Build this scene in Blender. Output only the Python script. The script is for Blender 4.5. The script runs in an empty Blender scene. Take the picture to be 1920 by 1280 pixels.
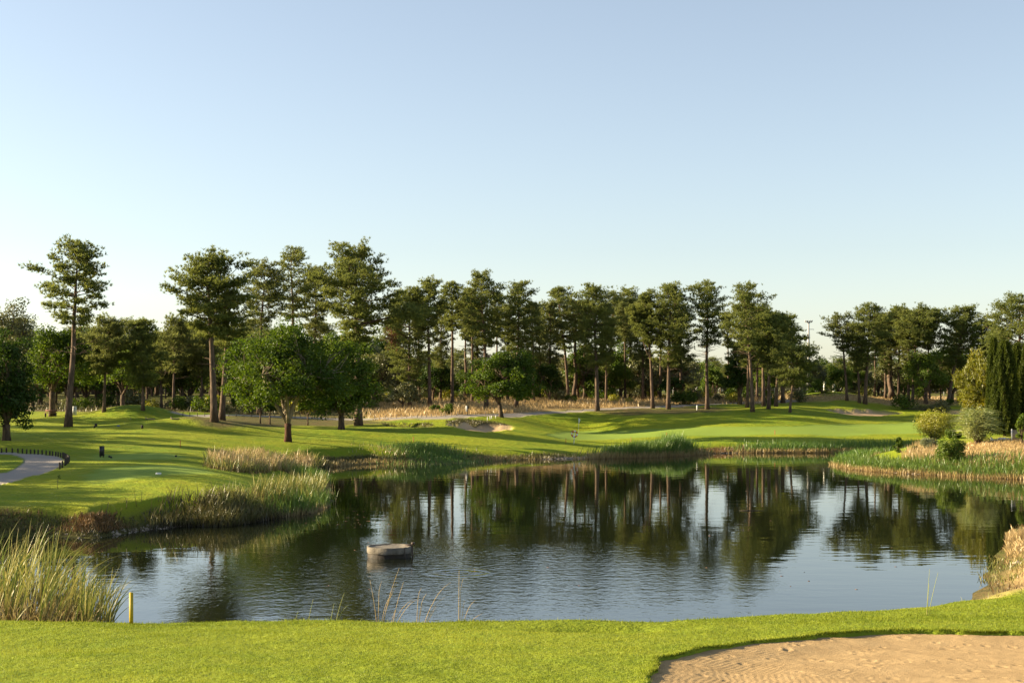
import bpy, math, random
import numpy as np
from math import radians as R_

# ------------------------------------------------------------------ camera, sky, sun, exposure
F, HZ, H = 2667.0, 735.0, 6.6            # focal length and horizon row in photo pixels (1920 wide), eye height above the water
SUN_EL, SUN_BACK = 18.0, 8.0            # sun low on the left, a little behind the scene
SUN_POWER, SKY_POWER, EXPOSURE = 5.0, 0.058, 1.85

S = bpy.context.scene
COL = S.collection
cd = bpy.data.cameras.new('camera'); cam = bpy.data.objects.new('camera', cd); COL.objects.link(cam)
cam.location = (0, 0, H); cam.rotation_euler = (R_(90), 0, 0)
cd.sensor_width = 36; cd.lens = 36 * F / 1920; cd.shift_y = (HZ - 640) / 1920
cd.clip_start = 0.5; cd.clip_end = 6000
S.camera = cam
W = bpy.data.worlds.new('World'); S.world = W; W.use_nodes = True
wn = W.node_tree.nodes; wl = W.node_tree.links
bg = wn['Background']; sky = wn.new('ShaderNodeTexSky'); sky.sky_type = 'NISHITA'
sky.sun_disc = False; sky.sun_elevation = R_(SUN_EL); sky.sun_rotation = R_(-(90 - SUN_BACK))
sky.air_density = 1.0; sky.dust_density = .7; sky.ozone_density = 1.2; sky.altitude = 50
mute = wn.new('ShaderNodeHueSaturation'); mute.inputs['Saturation'].default_value = .70
wl.new(sky.outputs[0], mute.inputs['Color'])
tint = wn.new('ShaderNodeMix'); tint.data_type = 'RGBA'; tint.blend_type = 'MULTIPLY'; tint.inputs[0].default_value = 1
tint.inputs[7].default_value = (.985, .992, 1.01, 1); wl.new(mute.outputs[0], tint.inputs[6]); wl.new(tint.outputs[2], bg.inputs[0])
bg.inputs[1].default_value = SKY_POWER
sd_ = bpy.data.lights.new('sun', 'SUN'); sun = bpy.data.objects.new('sun', sd_); COL.objects.link(sun)
sd_.energy = SUN_POWER; sd_.angle = R_(0.55); sd_.color = (1.0, 0.82, 0.53)
a, e = R_(SUN_BACK), R_(SUN_EL)
from mathutils import Vector
sun_from = Vector((-math.cos(a) * math.cos(e), math.sin(a) * math.cos(e), math.sin(e)))
sun.rotation_euler = sun_from.to_track_quat('Z', 'Y').to_euler(); sun.location = (-80, 60, 60)
S.view_settings.view_transform = 'Standard'; S.view_settings.look = 'None'
S.view_settings.gamma = 1.0; S.view_settings.exposure = EXPOSURE; S.view_settings.use_curve_mapping = False
S.cycles.max_bounces = 7; S.cycles.diffuse_bounces = 3; S.cycles.transmission_bounces = 4; S.cycles.glossy_bounces = 3

# ------------------------------------------------------------------ helpers: nodes
def material(name):
    m = bpy.data.materials.new(name); m.use_nodes = True
    nt = m.node_tree; nt.nodes.clear()
    out = nt.nodes.new('ShaderNodeOutputMaterial')
    return m, nt, out
class NT:
    def __init__(s, nt): s.nt = nt
    def n(s, t, **kw):
        nd = s.nt.nodes.new(t)
        for k, v in kw.items():
            if k.startswith('i_'):
                key = k[2:]
                key = int(key) if key.isdigit() else key.replace('_', ' ')
                if hasattr(v, 'is_linked'): s.nt.links.new(v, nd.inputs[key])
                else: nd.inputs[key].default_value = v
            else: setattr(nd, k, v)
        return nd
    def noise(s, vec, scale, detail=4, rough=0.55):
        nd = s.n('ShaderNodeTexNoise'); nd.inputs['Scale'].default_value = scale
        nd.inputs['Detail'].default_value = detail; nd.inputs['Roughness'].default_value = rough
        if vec is not None: s.nt.links.new(vec, nd.inputs['Vector'])
        return nd.outputs['Fac']
    def math(s, op, a, b=None, c=None, clamp=False):
        nd = s.n('ShaderNodeMath'); nd.operation = op; nd.use_clamp = clamp
        for i, v in enumerate((a, b, c)):
            if v is None: continue
            if hasattr(v, 'is_linked'): s.nt.links.new(v, nd.inputs[i])
            else: nd.inputs[i].default_value = v
        return nd.outputs[0]
    def mix(s, f, a, b):
        nd = s.n('ShaderNodeMix'); nd.data_type = 'RGBA'
        for key, v in ((0, f), (6, a), (7, b)):
            if hasattr(v, 'is_linked'): s.nt.links.new(v, nd.inputs[key])
            elif key == 0: nd.inputs[0].default_value = v
            else: nd.inputs[key].default_value = (*v, 1)
        return nd.outputs[2]
    def step(s, x, lo, hi):
        nd = s.n('ShaderNodeMapRange'); nd.interpolation_type = 'SMOOTHSTEP'
        s.nt.links.new(x, nd.inputs[0]); nd.inputs[1].default_value = lo; nd.inputs[2].default_value = hi
        return nd.outputs[0]
    def attr(s, name):
        nd = s.n('ShaderNodeAttribute'); nd.attribute_name = name; return nd.outputs['Fac']
    def pos(s): return s.n('ShaderNodeNewGeometry').outputs['Position']
    def obj(s): return s.n('ShaderNodeTexCoord').outputs['Object']
    def scale(s, vec, v):
        nd = s.n('ShaderNodeMapping'); s.nt.links.new(vec, nd.inputs[0]); nd.inputs['Scale'].default_value = v
        return nd.outputs[0]
    def link(s, a, b): s.nt.links.new(a, b)

def simple_mat(name, col, col2=None, rough=0.7, scale=6, bump=0.0, spec=0.3, stretch=None, bscale=None):
    m, nt, out = material(name); g = NT(nt)
    p = g.n('ShaderNodeBsdfPrincipled'); p.inputs['Roughness'].default_value = rough
    p.inputs['Specular IOR Level'].default_value = spec
    v = g.obj()
    if stretch: v = g.scale(v, stretch)
    f = g.step(g.noise(v, scale, 5), .3, .7)
    c = g.mix(f, col, col2 or tuple(x * .7 for x in col)); g.link(c, p.inputs['Base Color'])
    if bump:
        b = g.n('ShaderNodeBump'); b.inputs['Strength'].default_value = 1; b.inputs['Distance'].default_value = bump
        g.link(g.noise(v, bscale or scale * 2, 5), b.inputs['Height']); g.link(b.outputs[0], p.inputs['Normal'])
    g.link(p.outputs[0], out.inputs[0]); return m

def leaf_mat(name, c1, c2, c3=None, transl=0.35, nscale=0.35, rough=0.5, gloss=0.04):
    """c1..c2 by a random tint per leaf cluster; c3 mixes in with a broad noise"""
    m, nt, out = material(name); g = NT(nt)
    t = g.attr('tint')
    c = g.mix(t, c1, c2)
    n = g.step(g.noise(g.obj(), nscale, 3), .4, .62)
    c = g.mix(g.math('MULTIPLY', n, .8), c, c3 or c1)
    d = g.n('ShaderNodeBsdfDiffuse'); g.link(c, d.inputs[0])
    tr = g.n('ShaderNodeBsdfTranslucent')
    hs = g.n('ShaderNodeHueSaturation'); hs.inputs['Hue'].default_value = .485; hs.inputs['Saturation'].default_value = 1.1; hs.inputs['Value'].default_value = 1.25
    g.link(c, hs.inputs['Color']); g.link(hs.outputs[0], tr.inputs[0])
    mx = g.n('ShaderNodeMixShader'); mx.inputs[0].default_value = transl
    g.link(d.outputs[0], mx.inputs[1]); g.link(tr.outputs[0], mx.inputs[2])
    gl = g.n('ShaderNodeBsdfGlossy'); gl.inputs['Roughness'].default_value = rough; gl.inputs[0].default_value = (1, 1, 1, 1)
    m2 = g.n('ShaderNodeMixShader'); m2.inputs[0].default_value = gloss
    g.link(mx.outputs[0], m2.inputs[1]); g.link(gl.outputs[0], m2.inputs[2])
    g.link(m2.outputs[0], out.inputs[0]); return m

def reed_mat(name, base, low, high, transl=.3, gloss=.025):
    """base colour of the stem foot -> low..high by tint"""
    m, nt, out = material(name); g = NT(nt)
    c = g.mix(g.attr('tint'), low, high)
    c = g.mix(g.step(g.attr('hgt'), .12, .5), base, c)
    d = g.n('ShaderNodeBsdfDiffuse'); g.link(c, d.inputs[0])
    tr = g.n('ShaderNodeBsdfTranslucent'); g.link(c, tr.inputs[0])
    mx = g.n('ShaderNodeMixShader'); mx.inputs[0].default_value = transl
    g.link(d.outputs[0], mx.inputs[1]); g.link(tr.outputs[0], mx.inputs[2])
    gl = g.n('ShaderNodeBsdfGlossy'); gl.inputs['Roughness'].default_value = .4; gl.inputs[0].default_value = (1, 1, 1, 1)
    m2 = g.n('ShaderNodeMixShader'); m2.inputs[0].default_value = gloss
    g.link(mx.outputs[0], m2.inputs[1]); g.link(gl.outputs[0], m2.inputs[2])
    g.link(m2.outputs[0], out.inputs[0]); return m

# ------------------------------------------------------------------ helpers: meshes
class Acc:
    def __init__(s): s.v = []; s.f = []; s.t = []; s.h = []; s.n = 0
    def add(s, v, f, t=0.5, h=None):
        v = np.asarray(v, float).reshape(-1, 3); f = np.asarray(f, int).reshape(-1, 3)
        s.v.append(v); s.f.append(f + s.n)
        s.t.append(np.broadcast_to(np.asarray(t, float), (len(v),)).copy())
        s.h.append(np.zeros(len(v)) if h is None else np.asarray(h, float)); s.n += len(v)
    def tube(s, P, rad, k=6, cap=True, t=0.5):
        P = np.asarray(P, float); n = len(P); rad = np.broadcast_to(np.asarray(rad, float), (n,))
        d = np.gradient(P, axis=0); d /= np.linalg.norm(d, axis=1)[:, None] + 1e-9
        ref = np.array([0.31, 0.95, 0.05]) if abs(d[:, 2]).mean() > .7 else np.array([0.05, 0.02, 1.0])
        u = np.cross(d, ref); u /= np.linalg.norm(u, axis=1)[:, None] + 1e-9
        w = np.cross(d, u)
        an = np.arange(k) * 2 * np.pi / k
        V = P[:, None] + rad[:, None, None] * (u[:, None] * np.cos(an)[None, :, None] + w[:, None] * np.sin(an)[None, :, None])
        V = V.reshape(-1, 3)
        i, j = np.meshgrid(np.arange(n - 1), np.arange(k), indexing='ij'); i = i.ravel(); j = j.ravel(); j2 = (j + 1) % k
        A, B, C, D = i * k + j, i * k + j2, (i + 1) * k + j2, (i + 1) * k + j
        f = [np.stack([A, B, C], 1), np.stack([A, C, D], 1)]
        if cap:
            q = np.arange(1, k - 1)
            f.append(np.stack([q * 0, q + 1, q], 1)); o = (n - 1) * k
            f.append(np.stack([q * 0 + o, q + o, q + 1 + o], 1))
        s.add(V, np.concatenate(f), t)
    def box(s, c, size, rz=0, tilt=(0, 0), t=.5):
        x, y, z = np.array(size) / 2
        V = np.array([[-x, -y, -z], [x, -y, -z], [x, y, -z], [-x, y, -z], [-x, -y, z], [x, -y, z], [x, y, z], [-x, y, z]])
        V[:, 0] += tilt[0] * (V[:, 2] + z); V[:, 1] += tilt[1] * (V[:, 2] + z)
        cr, sr = math.cos(rz), math.sin(rz)
        V = np.stack([V[:, 0] * cr - V[:, 1] * sr, V[:, 0] * sr + V[:, 1] * cr, V[:, 2]], 1) + np.array(c)
        q = [(0, 3, 2, 1), (4, 5, 6, 7), (0, 1, 5, 4), (1, 2, 6, 5), (2, 3, 7, 6), (3, 0, 4, 7)]
        s.add(V, [x for a, b, c_, d in q for x in ((a, b, c_), (a, c_, d))], t)
    def lathe(s, prof, k=32, c=(0, 0, 0), jit=0, rng=None):
        prof = np.asarray(prof, float); n = len(prof); an = np.arange(k) * 2 * np.pi / k
        rr = prof[:, 0][:, None] * np.ones(k)
        zz = prof[:, 1][:, None] * np.ones(k)
        if jit: rr = rr + rng.normal(0, jit, rr.shape) * (prof[:, 0] > .01)[:, None]; zz = zz + rng.normal(0, jit * .6, zz.shape) * (prof[:, 0] > .01)[:, None]
        V = np.stack([rr * np.cos(an), rr * np.sin(an), zz], -1).reshape(-1, 3) + np.array(c)
        i, j = np.meshgrid(np.arange(n - 1), np.arange(k), indexing='ij'); i = i.ravel(); j = j.ravel(); j2 = (j + 1) % k
        A, B, C, D = i * k + j, i * k + j2, (i + 1) * k + j2, (i + 1) * k + j
        s.add(V, np.concatenate([np.stack([A, B, C], 1), np.stack([A, C, D], 1)]))
    def mesh(s, name, smooth=False, hgt=False):
        v = np.concatenate(s.v); f = np.concatenate(s.f); t = np.concatenate(s.t)
        me = bpy.data.meshes.new(name)
        me.vertices.add(len(v)); me.vertices.foreach_set('co', v.astype(np.float32).ravel())
        me.loops.add(len(f) * 3); me.loops.foreach_set('vertex_index', f.astype(np.int32).ravel())
        me.polygons.add(len(f)); me.polygons.foreach_set('loop_start', np.arange(0, len(f) * 3, 3, dtype=np.int32))
        me.polygons.foreach_set('loop_total', np.full(len(f), 3, np.int32))
        if smooth: me.polygons.foreach_set('use_smooth', np.ones(len(f), bool))
        at = me.attributes.new('tint', 'FLOAT', 'POINT'); at.data.foreach_set('value', t.astype(np.float32))
        if hgt:
            at = me.attributes.new('hgt', 'FLOAT', 'POINT'); at.data.foreach_set('value', np.concatenate(s.h).astype(np.float32))
        me.update(calc_edges=True); return me
    def build(s, name, mat, parent=None, smooth=False, hgt=False, loc=(0, 0, 0)):
        me = s.mesh(name, smooth, hgt); me.materials.append(mat)
        o = bpy.data.objects.new(name, me); COL.objects.link(o); o.location = loc
        if parent is not None: o.parent = parent
        return o

def tag(o, label=None, cat=None, group=None, kind=None):
    if label: o['label'] = label
    if cat: o['category'] = cat
    if group: o['group'] = group
    if kind: o['kind'] = kind
    return o
def thing(name, loc, label, cat, group=None, rz=0):
    o = bpy.data.objects.new(name, None); COL.objects.link(o); o.location = loc; o.rotation_euler = (0, 0, rz)
    o.empty_display_size = .2
    return tag(o, label, cat, group)
KIDS = {}
def part(acc, name, mat, parent, **kw):
    o = acc.build(name, mat, parent, **kw); KIDS.setdefault(parent.name, []).append(o); return o
def copy_tree(root, loc, rz=0, sc=1.0, label=None, group=None):
    r = root.copy(); COL.objects.link(r); r.location = loc; r.rotation_euler = (0, 0, rz); r.scale = (sc, sc, sc)
    if label: r['label'] = label
    if group: r['group'] = group
    for ch in KIDS.get(root.name, []):
        c = ch.copy(); COL.objects.link(c); c.parent = r
    return r

def sstep(a, b, x):
    t = np.clip((np.asarray(x, float) - a) / (b - a), 0, 1); return t * t * (3 - 2 * t)
def unit(v): return v / (np.linalg.norm(v, axis=-1, keepdims=True) + 1e-9)

def vnoise(x, y, scale, seed=0):
    """smooth value noise in the ground plane, -1..1"""
    g = np.random.default_rng(1000 + seed).uniform(-1, 1, (256, 256))
    x = np.asarray(x, float) / scale + 77.3; y = np.asarray(y, float) / scale + 31.7
    xi = np.floor(x).astype(int); yi = np.floor(y).astype(int); fx = x - xi; fy = y - yi
    fx = fx * fx * (3 - 2 * fx); fy = fy * fy * (3 - 2 * fy)
    a_ = g[xi % 256, yi % 256]; b_ = g[(xi + 1) % 256, yi % 256]; c_ = g[xi % 256, (yi + 1) % 256]; d_ = g[(xi + 1) % 256, (yi + 1) % 256]
    return (a_ * (1 - fx) + b_ * fx) * (1 - fy) + (c_ * (1 - fx) + d_ * fx) * fy

# ------------------------------------------------------------------ terrain
def wpt(px, py):                                   # a photo pixel on the water plane -> world x, y
    d = F * H / (py - HZ); return ((px - 960) / F * d, d)
SHORE_PX = [(-150, 1186), (0, 1186), (300, 1186), (700, 1186), (1200, 1183), (1500, 1170), (1700, 1154), (1800, 1140), (1845, 1118), (1862, 1090),
            (1870, 1050), (1882, 1015), (1900, 990), (1960, 970), (2100, 930), (2140, 915), (2050, 905), (1920, 898), (1830, 894), (1720, 888), (1650, 884),
            (1600, 879), (1566, 871), (1600, 864), (1700, 864), (1800, 858), (1810, 846), (1650, 846), (1520, 848), (1400, 848), (1330, 850), (1290, 852),
            (1210, 856), (1130, 858), (1080, 859.5), (1000, 861), (860, 865), (760, 868), (700, 868), (640, 872), (600, 878), (560, 884),
            (562, 893), (600, 905), (625, 925), (612, 945), (570, 962), (500, 972), (420, 985), (340, 985), (250, 995), (180, 1008),
            (100, 1003), (0, 1005), (-100, 1040), (-170, 1120)]
SHORE = np.array([wpt(*p) for p in SHORE_PX])
def sdist(x, y, poly, closed=True):
    """signed distance, positive outside"""
    P = np.stack([np.asarray(x, float).ravel(), np.asarray(y, float).ravel()], 1); d2 = np.full(len(P), 1e18); ins = np.zeros(len(P), bool)
    n = len(poly)
    for i in range(n if closed else n - 1):
        A = poly[i]; B = poly[(i + 1) % n]; AB = B - A
        t = np.clip(((P - A) @ AB) / (AB @ AB + 1e-12), 0, 1)
        q = P - A - t[:, None] * AB; d2 = np.minimum(d2, (q * q).sum(1))
        if closed:
            c = (A[1] > P[:, 1]) != (B[1] > P[:, 1])
            with np.errstate(divide='ignore', invalid='ignore'):
                xx = A[0] + (P[:, 1] - A[1]) / (B[1] - A[1]) * (B[0] - A[0])
            ins ^= c & (P[:, 0] < xx)
    d = np.sqrt(d2); d[ins] *= -1
    return d.reshape(np.shape(x))
CTRL = [  # photo column, distance, height above the water
    (-600, 37.5, .5), (300, 37.5, .5), (960, 37.5, .5), (1500, 39, .5), (1700, 41, .5), (1920, 43, .5), (2300, 44, .6),
    (-600, 33, .78), (300, 33, .78), (960, 33, .78), (1600, 33, .82), (2300, 33, .9), (-600, 28.5, 1.08), (300, 28.5, 1.08), (960, 28.5, 1.08), (1600, 28.5, 1.1), (2300, 28.5, 1.15),
    (-600, 20, 1.75), (960, 20, 1.75), (2300, 20, 1.75),
    (0, 72, 1.35), (150, 80, 1.7), (300, 82, 1.95), (440, 84, 1.5), (520, 85, .8), (560, 92, .6), (500, 100, .9), (430, 105, 1.45), (380, 100, 1.9),
    (194, 100, 2.0), (60, 92, 2.0), (-100, 90, 2.0), (0, 110, 2.3), (120, 105, 2.2), (250, 118, 2.3), (380, 120, 2.1), (480, 126, 1.6), (-400, 90, 2.2), (-400, 60, 1.4),
    (265, 140, 3.2), (330, 138, 2.9), (200, 140, 3.0), (130, 144, 3.1), (60, 135, 2.9), (350, 148, 3.3), (250, 165, 4.1), (180, 165, 3.8), (330, 170, 3.8), (230, 152, 3.1), (290, 155, 3.1),
    (402, 162, 3.2), (540, 134, 1.95), (460, 140, 2.5), (620, 140, 1.8), (672, 172, 2.6), (627, 175, 2.5), (540, 168, 2.7),
    (750, 150, 1.7), (760, 160, 2.35), (830, 162, 2.6), (740, 185, 3.3), (660, 190, 3.2), (830, 182, 3.4),
    (860, 167, 2.75), (940, 165, 2.1), (900, 172, 2.15), (885, 177, 2.55), (895, 180.5, 3.2), (940, 180, 2.9), (760, 175, 2.2), (760, 178.5, 3.0), (760, 168, 2.5),
    (940, 188, 3.3), (1000, 170, 1.8), (1000, 150, 1.1), (1077, 162, .75), (1085, 192, 1.05), (1000, 190, 2.3),
    (1120, 207, 3.9), (1253, 214, 4.0), (1326, 214, 4.0), (1411, 200, 3.8), (1480, 200, 3.8), (1200, 195, 2.6), (1300, 180, 1.9), (1200, 175, 1.2), (1300, 160, 1.0),
    (1450, 170, 1.5), (1600, 168, 1.35), (1750, 168, 1.4), (1600, 186, 2.1), (1450, 185, 2.6), (1750, 190, 2.4),
    (1560, 235, 5.4), (1500, 225, 4.6), (1640, 222, 3.7), (1590, 220, 3.85), (1600, 228, 5.0), (1720, 235, 4.6), (1800, 232, 4.0), (1680, 228, 4.0), (1650, 270, 5.2), (1750, 285, 6.0),
    (1300, 270, 5.6), (1400, 300, 5.8), (900, 228, 5.2), (1050, 230, 5.0), (760, 228, 4.9), (500, 220, 4.2), (300, 220, 4.3), (100, 215, 4.2), (-150, 200, 4), (-500, 160, 3.5), (-500, 220, 4.2),
    (1640, 124, .6), (1700, 124, 1.1), (1755, 131, 2.3), (1790, 125, 1.6), (1840, 124, 2.1), (1880, 126, 2.5), (1920, 118, 1.9), (2000, 125, 2.6), (1860, 135, 2.8), (1820, 140, 2.6), (1700, 140, .9), (1760, 138, 2.0),
    (2200, 120, 2.8), (2200, 180, 3.2), (2000, 160, 2.6), (1920, 60, .5), (1960, 50, .6), (2200, 60, 1.0), (2000, 80, .8)]
for px_ in (-700, 0, 960, 1900, 2700):
    CTRL += [(px_, 400, 6.2), (px_, 800, 7.0), (px_, 2000, 8.0)]
CTRL = np.array(CTRL, float)
def _uv(px, d): return np.stack([np.asarray(px) / 300.0, 6 * np.log(np.asarray(d) / 30.0)], -1)
_C = _uv(CTRL[:, 0], CTRL[:, 1])
def _ker(r2): return np.where(r2 > 0, .5 * r2 * np.log(r2 + 1e-12), 0)
_N = len(_C); _K = _ker(((_C[:, None] - _C[None]) ** 2).sum(-1)) + np.eye(_N) * .02
_Pm = np.concatenate([np.ones((_N, 1)), _C], 1)
_M = np.block([[_K, _Pm], [_Pm.T, np.zeros((3, 3))]])
_w = np.linalg.solve(_M, np.concatenate([CTRL[:, 2], np.zeros(3)]))
def land(x, y):
    x = np.asarray(x, float); y = np.asarray(y, float); sh = x.shape; x = x.ravel(); y = y.ravel()
    d = np.clip(y, 20, 2500); px = np.clip(960 + F * x / np.maximum(d, 20), -900, 2900)
    q = _uv(px, d); out = np.empty(len(x))
    for i in range(0, len(x), 20000):
        k = _ker(((q[i:i + 20000, None] - _C[None]) ** 2).sum(-1))
        out[i:i + 20000] = k @ _w[:_N] + _w[_N] + q[i:i + 20000] @ _w[_N + 1:]
    z = out + np.where(y < 20, (20 - y) * .14, 0)
    z = np.where(y < -10, 1.75 + 30 * .14, z)
    return z.reshape(sh)
def pixel_world(px, py, zfun, lo=20., hi=700.):
    d = np.exp(np.linspace(math.log(lo), math.log(hi), 1400)); x = (px - 960) / F * d
    zr = H - (py - HZ) * d / F; zt = zfun(x, d); k = np.nonzero(zr <= zt)[0]
    if len(k) == 0: return (x[-1], d[-1])
    i = k[0]
    if i > 0:
        a0 = zr[i - 1] - zt[i - 1]; a1 = zr[i] - zt[i]; t = a0 / (a0 - a1 + 1e-9)
        dd = d[i - 1] + (d[i] - d[i - 1]) * t
    else: dd = d[0]
    return ((px - 960) / F * dd, dd)
BUNK_PX = [(1190, 1330), (1204, 1285), (1212, 1262), (1235, 1240), (1290, 1223), (1370, 1208), (1440, 1201), (1520, 1193), (1600, 1188), (1720, 1184), (1820, 1187), (1920, 1188),
           (2050, 1192), (2150, 1230), (2150, 1330)]
_b = [pixel_world(p[0], p[1], land, 15, 60) for p in BUNK_PX]
_b = np.array(_b)
def densify(P, n=6, closed=True):
    m = len(P); out = []
    for i in range(m if closed else m - 1):
        p0, p1, p2, p3 = P[(i - 1) % m] if closed or i > 0 else P[0], P[i], P[(i + 1) % m], P[(i + 2) % m] if closed or i < m - 2 else P[-1]
        for k in range(n):
            t = k / n
            out.append(.5 * (2 * p1 + (p2 - p0) * t + (2 * p0 - 5 * p1 + 4 * p2 - p3) * t * t + (3 * p1 - p0 - 3 * p2 + p3) * t ** 3))
    return np.array(out)
BUNK = densify(_b, 5)
_r0 = np.random.default_rng(4)
BUNK += _r0.normal(0, .05, BUNK.shape); BUNK += np.stack([vnoise(BUNK[:, 0], BUNK[:, 1], .9, 91), vnoise(BUNK[:, 0], BUNK[:, 1], .9, 92)], 1) * .16
MOUNDS = [(255, 167, 1.0, 6, 4), (300, 146, .45, 6, 5), (1555, 238, 1.1, 8, 5), (1725, 238, .8, 5, 3.5), (745, 171, .6, 6, 3), (862, 166, .45, 6, 3), (60, 112, .45, 8, 4), (370, 150, .5, 5, 4), (470, 146, .35, 5, 3), (640, 152, .35, 6, 3), (1060, 200, .4, 6, 4), (1180, 196, .35, 6, 4), (1500, 212, .45, 7, 4)]
DEEP = []
def height(x, y, rough=True):
    x = np.asarray(x, float); y = np.asarray(y, float)
    s = sdist(x, y, SHORE) + vnoise(x, y, 2.2, 1) * .35
    z0 = np.maximum(land(x, y), .25)
    w = np.clip(.6 + .022 * y, .8, 3.2)
    f = sstep(-.1, 1.0, s / w)
    z = np.where(s > -.1, .02 + z0 * f, -.9 * sstep(0, 2.5, -s))
    far = sstep(50, 110, y)
    z = z + sstep(0, 3, s) * far * (vnoise(x, y, 7, 2) * .15 + vnoise(x, y, 2.3, 3) * .03)
    z = z + (1 - far) * sstep(0, .6, s) * (vnoise(x, y, 2.1, 5) * .035 + vnoise(x, y, .6, 6) * .014)
    z = z - .30 * np.exp(-((x - 2.0) / 1.5) ** 2 - ((y - 36.2) / .7) ** 2)
    for mp, md, mh, mx, my in MOUNDS: z = z + mh * np.exp(-((x - (mp - 960) / F * md) / mx) ** 2 - ((y - md) / my) ** 2)
    if len(DEEP):
        far_ = (np.asarray(y) > 140)
        if far_.any():
            for zp, dz, wd in DEEP: z = z - far_ * dz * sstep(-.1, wd, -sdist(x, y, zp))
    return z
def hfull(x, y):
    z = height(x, y)
    b = sdist(x, y, BUNK)
    return np.where(np.asarray(y) < 46, z - .8 * sstep(0.02, .14, -b) + .03 * np.exp(-(b / .25) ** 2), z)
def at(px, py, lo=24., hi=700.):
    """world point of the ground seen at a photo pixel"""
    x, y = pixel_world(px, py, height, lo, hi)
    return Vector((x, y, float(height(np.array([x]), np.array([y]))[0])))
def atd(px, d):
    x = (px - 960) / F * d
    return Vector((x, d, float(height(np.array([x]), np.array([d]))[0])))
def poly_px(pts, lo=24., hi=700., n=3):
    return densify(np.array([at(p[0], p[1], lo, hi)[:2] for p in pts]), n)

Z_DRY = [poly_px(p) for p in (
    [(680, 786), (760, 783), (860, 779), (1000, 774), (1110, 769), (1230, 764), (1340, 758), (1500, 751), (1520, 745), (1300, 744), (900, 748), (690, 756)],
    [(1480, 750), (1560, 751), (1700, 757), (1780, 760), (1800, 750), (1750, 743), (1640, 744), (1480, 745)],
    [(1848, 1112), (1866, 1080), (1885, 1010), (1925, 985), (2080, 960), (2080, 1095), (1925, 1106)],
    [(1740, 866), (1770, 846), (1796, 832), (1860, 826), (1940, 826), (2060, 830), (2060, 880), (1900, 876)])]
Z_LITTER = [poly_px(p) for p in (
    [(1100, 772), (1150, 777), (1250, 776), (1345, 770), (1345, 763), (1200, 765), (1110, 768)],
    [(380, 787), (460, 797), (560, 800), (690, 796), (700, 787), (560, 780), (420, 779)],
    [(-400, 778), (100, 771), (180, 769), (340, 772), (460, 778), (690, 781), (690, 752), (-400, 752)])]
Z_GREEN = [poly_px(p) for p in ([(1030, 818), (1120, 824), (1200, 820), (1300, 817), (1500, 814), (1760, 808), (1760, 789), (1600, 795), (1400, 800), (1200, 806), (1080, 808)],
                               [(180, 905), (300, 893), (400, 885), (330, 872), (200, 880)], [(180, 862), (330, 858), (330, 850), (180, 852)])]
Z_SAND = [poly_px(p) for p in ([(838, 793), (860, 800), (885, 806), (915, 808), (945, 805), (962, 801), (940, 797), (905, 795), (870, 793)],
                              [(1548, 767), (1590, 777), (1650, 779), (1695, 774), (1660, 769), (1610, 767)], [(1740, 767), (1780, 775), (1830, 775), (1800, 767)])]
Z_SHADE_SOIL = [poly_px(p) for p in ([(716, 793), (740, 799), (790, 800), (815, 797), (780, 793)], [(836, 793), (870, 794), (900, 796), (950, 799), (935, 792), (890, 787), (850, 788)],
                              [(1690, 764), (1740, 768), (1790, 767), (1740, 760)])]  # rough soil faces; the bunker back wall's shade is painted in with them
DEEP = [(Z_SAND[0], .5, .5), (Z_SAND[1], .55, .5), (Z_SAND[2], .5, .5), (Z_SHADE_SOIL[0], .7, .8), (Z_SHADE_SOIL[2], .4, .8)]
PATH1 = poly_px([(-60, 915), (23, 903), (53, 893), (85, 886.5), (110, 875), (119, 864), (112, 857), (95, 853.5), (53, 850), (0, 848), (-60, 847.5), (-60, 850), (0, 850.8), (34, 855), (47, 862), (32, 876), (16, 884), (0, 887), (-60, 893)], n=4)
PATH2 = densify(np.array([at(*p)[:2] for p in [(340, 776), (400, 778), (470, 779), (600, 784), (700, 785), (830, 781.5), (900, 778), (1000, 775), (1100, 769), (1200, 763.5), (1300, 759), (1400, 755), (1500, 751.5)]]), 5, False)

def zmask(x, y, zones, soft, seed):
    j = vnoise(x, y, 3.0, seed) * soft * 1.2 + vnoise(x, y, .9, seed + 1) * soft * .5
    m = np.zeros(np.shape(x))
    for z in zones: m = np.maximum(m, 1 - sstep(-soft, soft, sdist(x, y, z) + j))
    return m

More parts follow.
